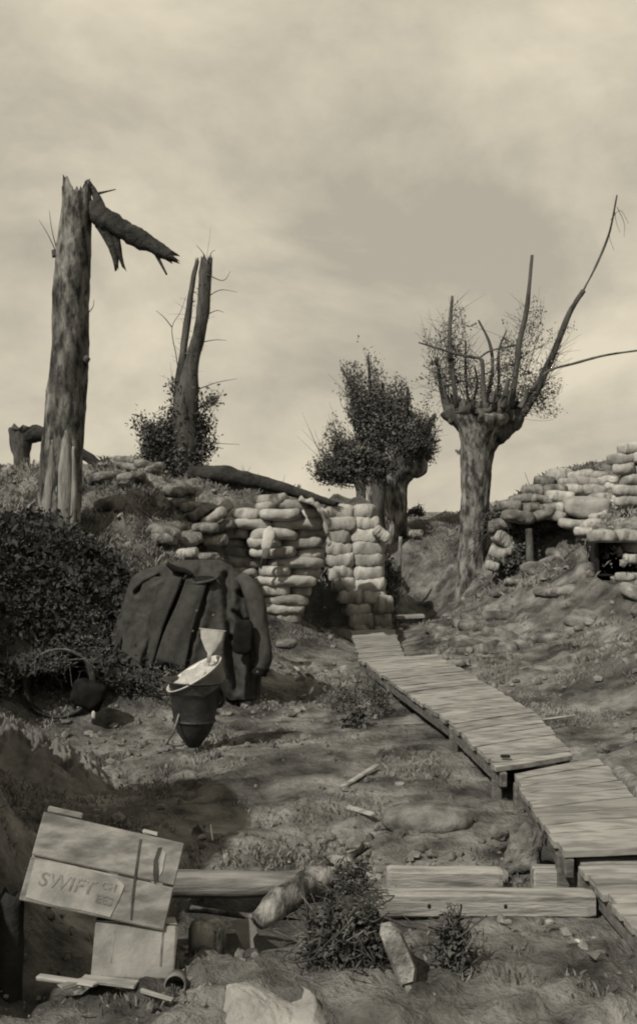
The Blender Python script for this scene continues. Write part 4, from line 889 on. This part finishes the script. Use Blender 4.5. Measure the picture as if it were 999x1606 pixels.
# torn label areas, a crack and stencil marks on the front
def decal(pts, name, mat, off=-.0085, th=.0012, parent=None):
    V = [Rc @ Vector((x, off - th, z)) for x, z in pts] + [Rc @ Vector((x, off, z)) for x, z in pts]; k = len(pts)
    m = MB(); m.add(V, [tuple(range(k)), tuple(range(2 * k - 1, k - 1, -1))] + [(i, i + k, (i + 1) % k + k, (i + 1) % k) for i in range(k)]); return child(m, name, mat, parent or t, False)
lab = decal([(-.215, -.125), (-.218, -.01), (-.10, -.004), (-.01, -.01), (.045, -.012), (.075, -.03), (.07, -.07), (.055, -.13), (-.04, -.128), (-.12, -.131)], 'paper_label', 'card')
decal([(.085, .12), (.092, .119), (.112, -.05), (.124, -.125), (.119, -.125), (.104, -.05)], 'crack', 'bark_dark')
decal([(.150, .105), (.162, .11), (.158, .07), (.170, .035), (.176, .0), (.166, -.005), (.156, .02), (.147, .06)], 'torn_slot', 'bark_dark')
decal([(.166, .10), (.178, .095), (.182, .04), (.176, .02), (.168, .05)], 'paper_scrap', 'card')
def text(body, x, z, size, rotz, parent, name='stencil_lettering', shear=0.0):
    cu = bpy.data.curves.new(name, 'FONT'); cu.body = body; cu.size = size; cu.extrude = .0004; cu.shear = shear; cu.offset = .0006; cu.space_character = 1.05
    ob = bpy.data.objects.new(name, cu); COL.objects.link(ob)
    bpy.context.view_layer.update(); dg = bpy.context.evaluated_depsgraph_get(); me = bpy.data.meshes.new_from_object(ob.evaluated_get(dg)); bpy.data.objects.remove(ob)
    o = bpy.data.objects.new(name, me); COL.objects.link(o); me.materials.clear(); me.materials.append(M['ink'])
    M4 = Rc @ Matrix.Translation((x, -.0110, z)) @ Matrix.Rotation(rotz, 4, 'Y') @ Matrix.Rotation(math.radians(90), 4, 'X')
    me.transform(Matrix.Translation(-Vector(t.location)) @ M4); o.parent = parent; return o
text('SWIFT', -.190, -.082, .060, -.03, t, shear=.15); text('CH', .004, -.052, .033, .04, t); text('EES', -.004, -.095, .036, .06, t)

# small carton
t = thing('carton', 'small pale carton propping up the right end of the tilted crate', 'carton', P(208, 1535, D))
Rk = Matrix.Translation(P(211, 1492, D - .035)) @ Matrix.Rotation(math.radians(3.5), 4, 'Y') @ Matrix.Rotation(math.radians(-14), 4, 'X') @ Matrix.Rotation(math.radians(8), 4, 'Z')
m = MB(); box(m, .258, .19, .165, Rk, .006, 0, .095, 0, .003); child(m, 'body', 'card', t, False)
m = MB(); box(m, .256, .186, .004, Rk, .0015, 0, .096, .0855, .001); child(m, 'flap', 'card', t, False)
for sx in (-.068, .085):
    m = MB(); box(m, .006, .002, .10, Rk, .0005, sx, -.0015, .01); child(m, 'seam', 'ink', t, False)
m = MB(); lathe(m, [(.001, 0), (.032, 0), (.034, .09), (.030, .09), (.028, .01), (.001, .01)], 24, TR(P(278, 1536, 3.6), (1.4, .3, 0)))
tag(m.build('tin_can', 'tin', loc=tuple(P(276, 1545, 3.6))), 'small dark tin lying at the lower right corner of the carton', 'tin')
# pale splintered boards
for i, (a, b, w_, lab) in enumerate([((95, 1548), (185, 1522), .035, 'pale splintered board left of the carton, upper piece'), ((60, 1532), (150, 1545), .028, 'pale wood splinter at lower left pointing to the carton'), ((130, 1535), (215, 1545), .04, 'short pale board just under the carton edge'), ((222, 1553), (272, 1568), .012, 'thin pale splinter below the carton')]):
    z = 0.045; m = MB(); stick(m, Pz(*a, z), Pz(*b, z), w_, .010, wob=.003); tag(m.build('wood_splinter', 'plank', smooth=False, loc=tuple(Pz(*a, z))), lab, 'board', 'scrap boards round the carton')
# added post, coloured near-black for the edge shade at bottom left
m = MB(); limb(m, [(-.985, 3.6, -.1), (-.98, 3.62, .09), (-.985, 3.64, .26)], [.055, .05, .045], 16, 20, .2, 8, 5, jag=.03); tag(m.build('dark_edge_post', 'deep_shade', loc=(-.985, 3.6, 0)), 'added near-black post filling the dark lower left edge under the crate', 'post')

# ================================================================== BEAMS AND LOGS
def beam(name, a, b, w, h, mat, label, cat='beam', roll=0, nails=(), wob=.002):
    m = MB(); c_ = (Vector(a) + Vector(b)) / 2; N_ = 26; a, b = Vector(a), Vector(b); M4 = basis(a, b - a, (0, 1, 0)) @ Matrix.Rotation(roll, 4, 'X'); Ln = (b - a).length; V = []
    ch = min(w, h) * .14; pro = [(-w/2+ch, -h/2), (w/2-ch, -h/2), (w/2, -h/2+ch), (w/2, h/2-ch), (w/2-ch, h/2), (-w/2+ch, h/2), (-w/2, h/2-ch), (-w/2, -h/2+ch)]
    for i in range(N_ + 1):
        for k, (y_, z_) in enumerate(pro):
            x_ = i / N_ * Ln; e = 1 - (.10 if i in (0, N_) else 0); n_1 = .045 * float(fbm(x_ * 6, k * .9, 0, 3, int(w * 999))); V.append(M4 @ Vector((x_, y_ * e * (1 + n_1), z_ * e * (1 + n_1))))
    Fc = [(i * 8 + k, i * 8 + (k + 1) % 8, (i + 1) * 8 + (k + 1) % 8, (i + 1) * 8 + k) for i in range(N_) for k in range(8)] + [tuple(range(7, -1, -1)), tuple(N_ * 8 + k for k in range(8))]
    m.add(V, Fc)
    if not nails: return tag(m.build(name, mat, smooth=False, loc=tuple(c_)), label, cat)
    t = thing(name, label, cat, c_); child(m, 'timber', mat, t, False)
    for f in nails:
        q = M4 @ Vector((Ln * f, -w / 2 - .001, .0)); mm = MB(); blob(mm, .014, .006, .018, TR(q), .9, 8, 6, .2, 20, 3); child(mm, 'nail', 'void', t)
    return t
beam('squared_beam', P(560, 1415, 4.22), P(930, 1416, 4.22), .085, .094, 'beam', 'nearest squared timber beam with nail holes, running under the duckboard end', nails=(.30, .62), roll=-.02)
beam('squared_beam', P(606, 1376, 4.55), P(786, 1378, 4.55), .08, .080, 'beam', 'shorter squared beam lying behind the nearest beam')
beam('squared_beam', P(834, 1376, 4.5), P(902, 1376, 4.5), .08, .085, 'beam', 'stub of squared beam under the leg of wide duckboard')
m = MB(); limb(m, [P(268, 1385, 4.45), P(400, 1387, 4.45), P(500, 1384, 4.5), P(560, 1382, 4.55)], [.052, .05, .048, .045], 16, 40, .10, 6, 3, jag=.02); tag(m.build('log', 'split_x', loc=tuple(P(400, 1387, 4.45))), 'straight stripped log lying behind the crate and brush heap', 'log')
m = MB(); limb(m, [P(404, 1446, 3.95), P(450, 1408, 4.02), P(500, 1375, 4.15), P(545, 1358, 4.25)], [.034, .046, .050, .046], 20, 50, .38, 11, 5, jag=.09); tag(m.build('split_log', 'bark', loc=tuple(P(450, 1410, 4.0))), 'split log slanting up to the right across the straight log', 'log')
m = MB(); limb(m, [P(300, 1425, 4.2), P(380, 1436, 4.15), P(420, 1440, 4.1)], [.014, .012, .01], 8, 14, .2); tag(m.build('branch', 'bark', loc=tuple(P(360, 1432, 4.15))), 'thin branch in the shaded ditch between crate and split log', 'branch')
# round billet, pale torn board
m = MB(); lathe(m, [(.001, 0), (.056, 0), (.062, .02), (.063, .06), (.061, .10), (.053, .122), (.03, .132), (.001, .134)], 28, TR((P(324, 1512, 3.85).x, 3.85, G(P(324, 1512, 3.85).x, 3.85) - .015), (.05, .04, 0)), .10, 9); tag(m.build('round_billet', 'bark', loc=tuple(P(324, 1512, 3.85))), 'short rounded billet standing right of the carton', 'billet')
t = thing('torn_board', 'pale torn board end standing in the ditch under the split log', 'board', P(388, 1500, 3.95))
V2 = [(362, 1444), (392, 1440), (399, 1452), (404, 1462), (397, 1472), (400, 1492), (386, 1497), (376, 1475)]
m = MB(); k = len(V2); V = [P(*p, 3.93) for p in V2] + [P(*p, 3.955) for p in V2]; m.add(V, [tuple(range(k)), tuple(range(2 * k - 1, k - 1, -1))] + [(i, i + k, (i + 1) % k + k, (i + 1) % k) for i in range(k)]); child(m, 'board', 'card', t, False)
m = MB(); blob(m, .05, .05, .04, TR(P(395, 1498, 3.9)), .8, 12, 8, .2, 20, 4); child(m, 'broken_foot', 'bark_dark', t)

# pale sack in the bottom foreground and others
def sack(px, py, d, sx, sy, sz, rot, label, seed, mat='sack', cat='sack', amp=.22, freq=5, name='empty_sack'):
    m = MB(); c_ = P(px, py, d); blob(m, sx, sy, sz, TR(c_, rot), .8, 60, 36, amp, freq, seed, 5); return tag(m.build(name, mat, loc=tuple(c_)), label, cat)
m = MB(); V = []; nu, nv = 90, 60      # limp sack: two cloth layers closed round the edge, peaked at both ends
for side in (0, 1):
    for j in range(nv + 1):
        for i in range(nu + 1):
            u, v = i / nu, j / nv; top = np.interp(u, [0, .1, .3, .5, .68, .8, .9, 1], [.03, .06, .065, .045, .025, .035, .06, .02]); ed = min(1, 8 * min(u, 1 - u, v, 1 - v)) ** .5
            x = -.305 + .31 * u + .02 * math.sin(v * 5); y = 3.28 + .26 * v
            hz = top * math.sin(v * 2.9) ** .7 * ed * (1 if side == 0 else .1) + (.006 * float(fbm(u * 3, v * 3, 0, 2, 12)) + .006 * abs(float(noise(u * 9 + v * 5, v * 2.5 - u, 0, 14))) + .002 * float(fbm(u * 20, v * 14, 0, 2, 15))) * (1 - side) * ed
            V.append((x, y, .0 + hz))
n0 = (nu + 1) * (nv + 1); q = lambda i, j, s_: s_ * n0 + j * (nu + 1) + i
Fc = [(q(i, j, 0), q(i + 1, j, 0), q(i + 1, j + 1, 0), q(i, j + 1, 0)) for j in range(nv) for i in range(nu)] + [(q(i, j, 1), q(i, j + 1, 1), q(i + 1, j + 1, 1), q(i + 1, j, 1)) for j in range(nv) for i in range(nu)]
Fc += [(q(i, 0, 0), q(i, 0, 1), q(i + 1, 0, 1), q(i + 1, 0, 0)) for i in range(nu)] + [(q(i, nv, 0), q(i + 1, nv, 0), q(i + 1, nv, 1), q(i, nv, 1)) for i in range(nu)] + [(q(0, j, 0), q(0, j + 1, 0), q(0, j + 1, 1), q(0, j, 1)) for j in range(nv)] + [(q(nu, j, 0), q(nu, j, 1), q(nu, j + 1, 1), q(nu, j + 1, 0)) for j in range(nv)]
m.add(V, Fc); tag(m.build('empty_sack', 'sack', loc=(-.15, 3.35, 0)), 'limp pale sack lying at the bottom of the photo beside the brush heap', 'sack')
m = MB(); pl = [(598, 1448), (612, 1446), (628, 1462), (640, 1488), (654, 1520), (650, 1545), (630, 1550), (618, 1520), (602, 1485), (594, 1462)]; K_ = len(pl); V = []
for dd_, sh in ((3.50, .90), (3.53, 1.0), (3.60, 1.0), (3.64, .9)):
    for p_ in pl:
        q = P(624 + (p_[0] - 624) * sh + random.uniform(-1.5, 1.5), 1498 + (p_[1] - 1498) * sh + random.uniform(-1.5, 1.5), dd_ + random.uniform(-.006, .006) - (p_[1] - 1498) * .0003); V.append(q)
m.add(V, [tuple(range(K_ - 1, -1, -1)), tuple(3 * K_ + k for k in range(K_))] + [(r * K_ + k, r * K_ + (k + 1) % K_, (r + 1) * K_ + (k + 1) % K_, (r + 1) * K_ + k) for r in range(3) for k in range(K_)])
tag(m.build('stone_slab', 'pale_stone', smooth=False, loc=tuple(P(624, 1545, 3.57))), 'pale stone slab standing between the brush heap and the dark stems', 'stone')
sack(640, 1540, 3.6, .07, .1, .10, (0, -.3, 0), 'small crumbling pale stone below the standing stone', 8, 'clod', 'stone', .3, 12, 'stone')
sack(664, 1284, 5.35, 0.40, .36, .13, (0, 0, .2), 'rounded half buried sandbag mound in the middle of trench floor', 9, 'clod', 'mound', .12, 5, 'buried_sandbag')
sack(818, 1332, 4.75, .12, .09, .17, (0, .2, 0), 'pale ragged clump of sacking beside the wide duckboard leg', 10, 'sack_dark', 'rag', .5, 16, 'ragged_sacking')
sack(782, 1308, 4.9, .11, .08, .07, (0, .5, 0), 'small torn rag left of the ragged sacking clump', 12, 'sack_dark', 'rag', .4, 12, 'rag')
sack(903, 1478, 3.9, .035, .03, .018, (0, 0, 0), 'small bright white stone on the floor below the beams', 13, 'rag', 'stone', .25, 30, 'stone')
sack(796, 1446, 4.0, .03, .02, .02, (0, 0, 0), 'small pale stone just under the nearest beam', 14, 'pale_stone', 'stone', .25, 30, 'stone')
sack(862, 1446, 4.0, .035, .02, .018, (0, 0, 0), 'small pale stone near the right end of the nearest beam', 15, 'pale_stone', 'stone', .25, 30, 'stone')
sack(448, 1010, 10.3, .22, .2, .10, (0, 0, 0), 'earth covered bag slumped right of the coat sleeve', 16, 'clod', 'sandbag', .2, 6, 'buried_sandbag')
# sticks
def stk(a, b, da, db, w, h, mat, label, name='stick'):
    m = MB(); stick(m, P(*a, da), P(*b, db), w, h, roll=.3, wob=.002); tag(m.build(name, mat, smooth=False, loc=tuple(P(*a, da))), label, 'stick')
stk((538, 1234), (592, 1200), 6.0, 6.4, .03, .018, 'plank', 'pale flat stick lying left of the duckboards above the mound')
stk((546, 1266), (586, 1278), 5.6, 5.45, .03, .015, 'plank', 'small pale chip of wood left of the mound')
stk((838, 1130), (902, 1122), 7.3, 7.4, .018, .012, 'plank', 'thin pale stick on the slope right of duckboards')
stk((800, 1060), (822, 1048), 9.1, 9.3, .03, .02, 'plank', 'small pale stick end higher on the right slope')
stk((616, 1136), (664, 1134), 7.8, 7.8, .012, .012, 'plank', 'thin stick under the long duckboard')
stk((462, 1046), (480, 1062), 9.6, 9.3, .02, .015, 'plank', 'short stick on the ground right of the greatcoat')
stk((330, 1293), (334, 1318), 5.1, 5.05, .006, .006, 'enamel', 'thin white tent peg upright on the dark ground behind crate', 'peg')
m = MB(); limb(m, [P(968, 1212, 6.0), P(1010, 1246, 5.6)], [.05, .05], 14, 16, .12); tag(m.build('log', 'split_x', loc=tuple(P(985, 1228, 5.8))), 'short round log at right edge beside the wide duckboard', 'log')
m = MB(); blob(m, .16, .12, .07, TR(P(712, 1040, 9.6)), .8, 16, 10, .4, 14, 3); tag(m.build('debris_lump', 'clod', loc=tuple(P(712, 1040, 9.6))), 'dark lump of debris at right edge of long duckboard', 'debris')

# brush heaps in the foreground
def tangle(name, pxc, pyc, d, rx, rz, n, nl, label, core=True, up=.2):
    sc = d / F; c_ = P(pxc, pyc, d); t = thing(name, label, 'brush', (c_.x, c_.y, 0.0))
    if core: m = MB(); blob(m, rx * 1.75 * sc, rx * 1.4 * sc, rz * 1.9 * sc, TR(c_ + Vector((0, .03, -.02))), .9, 80, 60, .38, 14, int(pxc)); child(m, 'root_ball', 'wicker', t)
    m = MB()
    for i in range(n):
        a = random.uniform(0, 6.28); b = random.uniform(-1, 1); rr = random.uniform(.75, 1.1); p = np.array(c_) + np.array([math.cos(a) * rx * sc * rr * math.sqrt(1 - b * b * .6), math.sin(a) * rx * sc * rr * .8, b * rz * sc])
        dr = rng.normal(size=3); dr[2] += up; dr /= np.linalg.norm(dr); l = random.uniform(.025, .10) * (rx / 60 + .3); k = rng.normal(size=3) * l * .5
        twig(m, [p, p + dr * l * .5 + k, p + dr * l], random.uniform(.0018, .006), .001, 4, 7)
    child(m, 'twigs', 'twig', t)
    m = MB()
    for i in range(n // 14):
        a = random.uniform(0, 6.28); b = random.uniform(-1, 1); p = np.array(c_) + np.array([math.cos(a) * rx * sc, -abs(math.sin(a)) * rx * sc * .8, b * rz * sc]); dr = rng.normal(size=3); dr[2] += up; dr /= np.linalg.norm(dr); l = random.uniform(.03, .08)
        twig(m, [p, p + dr * l * .5 + rng.normal(size=3) * .02, p + dr * l], .0025, .0012, 4, 7)
    child(m, 'pale_stalks', 'split', t)
    m = MB(); leaves(m, [PC(pxc, pyc, d, rx, 1, rz)], nl, .022, .007); child(m, 'leaves', 'leaf_dark', t)
tangle('brush_heap', 542, 1500, 3.7, 56, 80, 420, 5200, 'tangled heap of uprooted brush and roots in the bottom foreground')
tangle('brush_heap', 545, 1378, 4.15, 30, 22, 90, 200, 'small tuft of brush caught on the split log tip', False)
tangle('dead_stems', 712, 1520, 3.65, 26, 80, 220, 2600, 'upright dark clump of dead stems right of the pale stone', True, 1.2)
tangle('brush_heap', 60, 1040, 8.0, 50, 14, 160, 1500, 'dark weeds trailing over the top of the round basket', False)
tangle('brush_heap', 250, 1060, 8.3, 60, 16, 160, 900, 'strip of pale scrub along the coat hem', False)
tangle('brush_heap', 560, 1095, 8.2, 50, 22, 160, 500, 'scrubby tuft below the far duckboards', False)
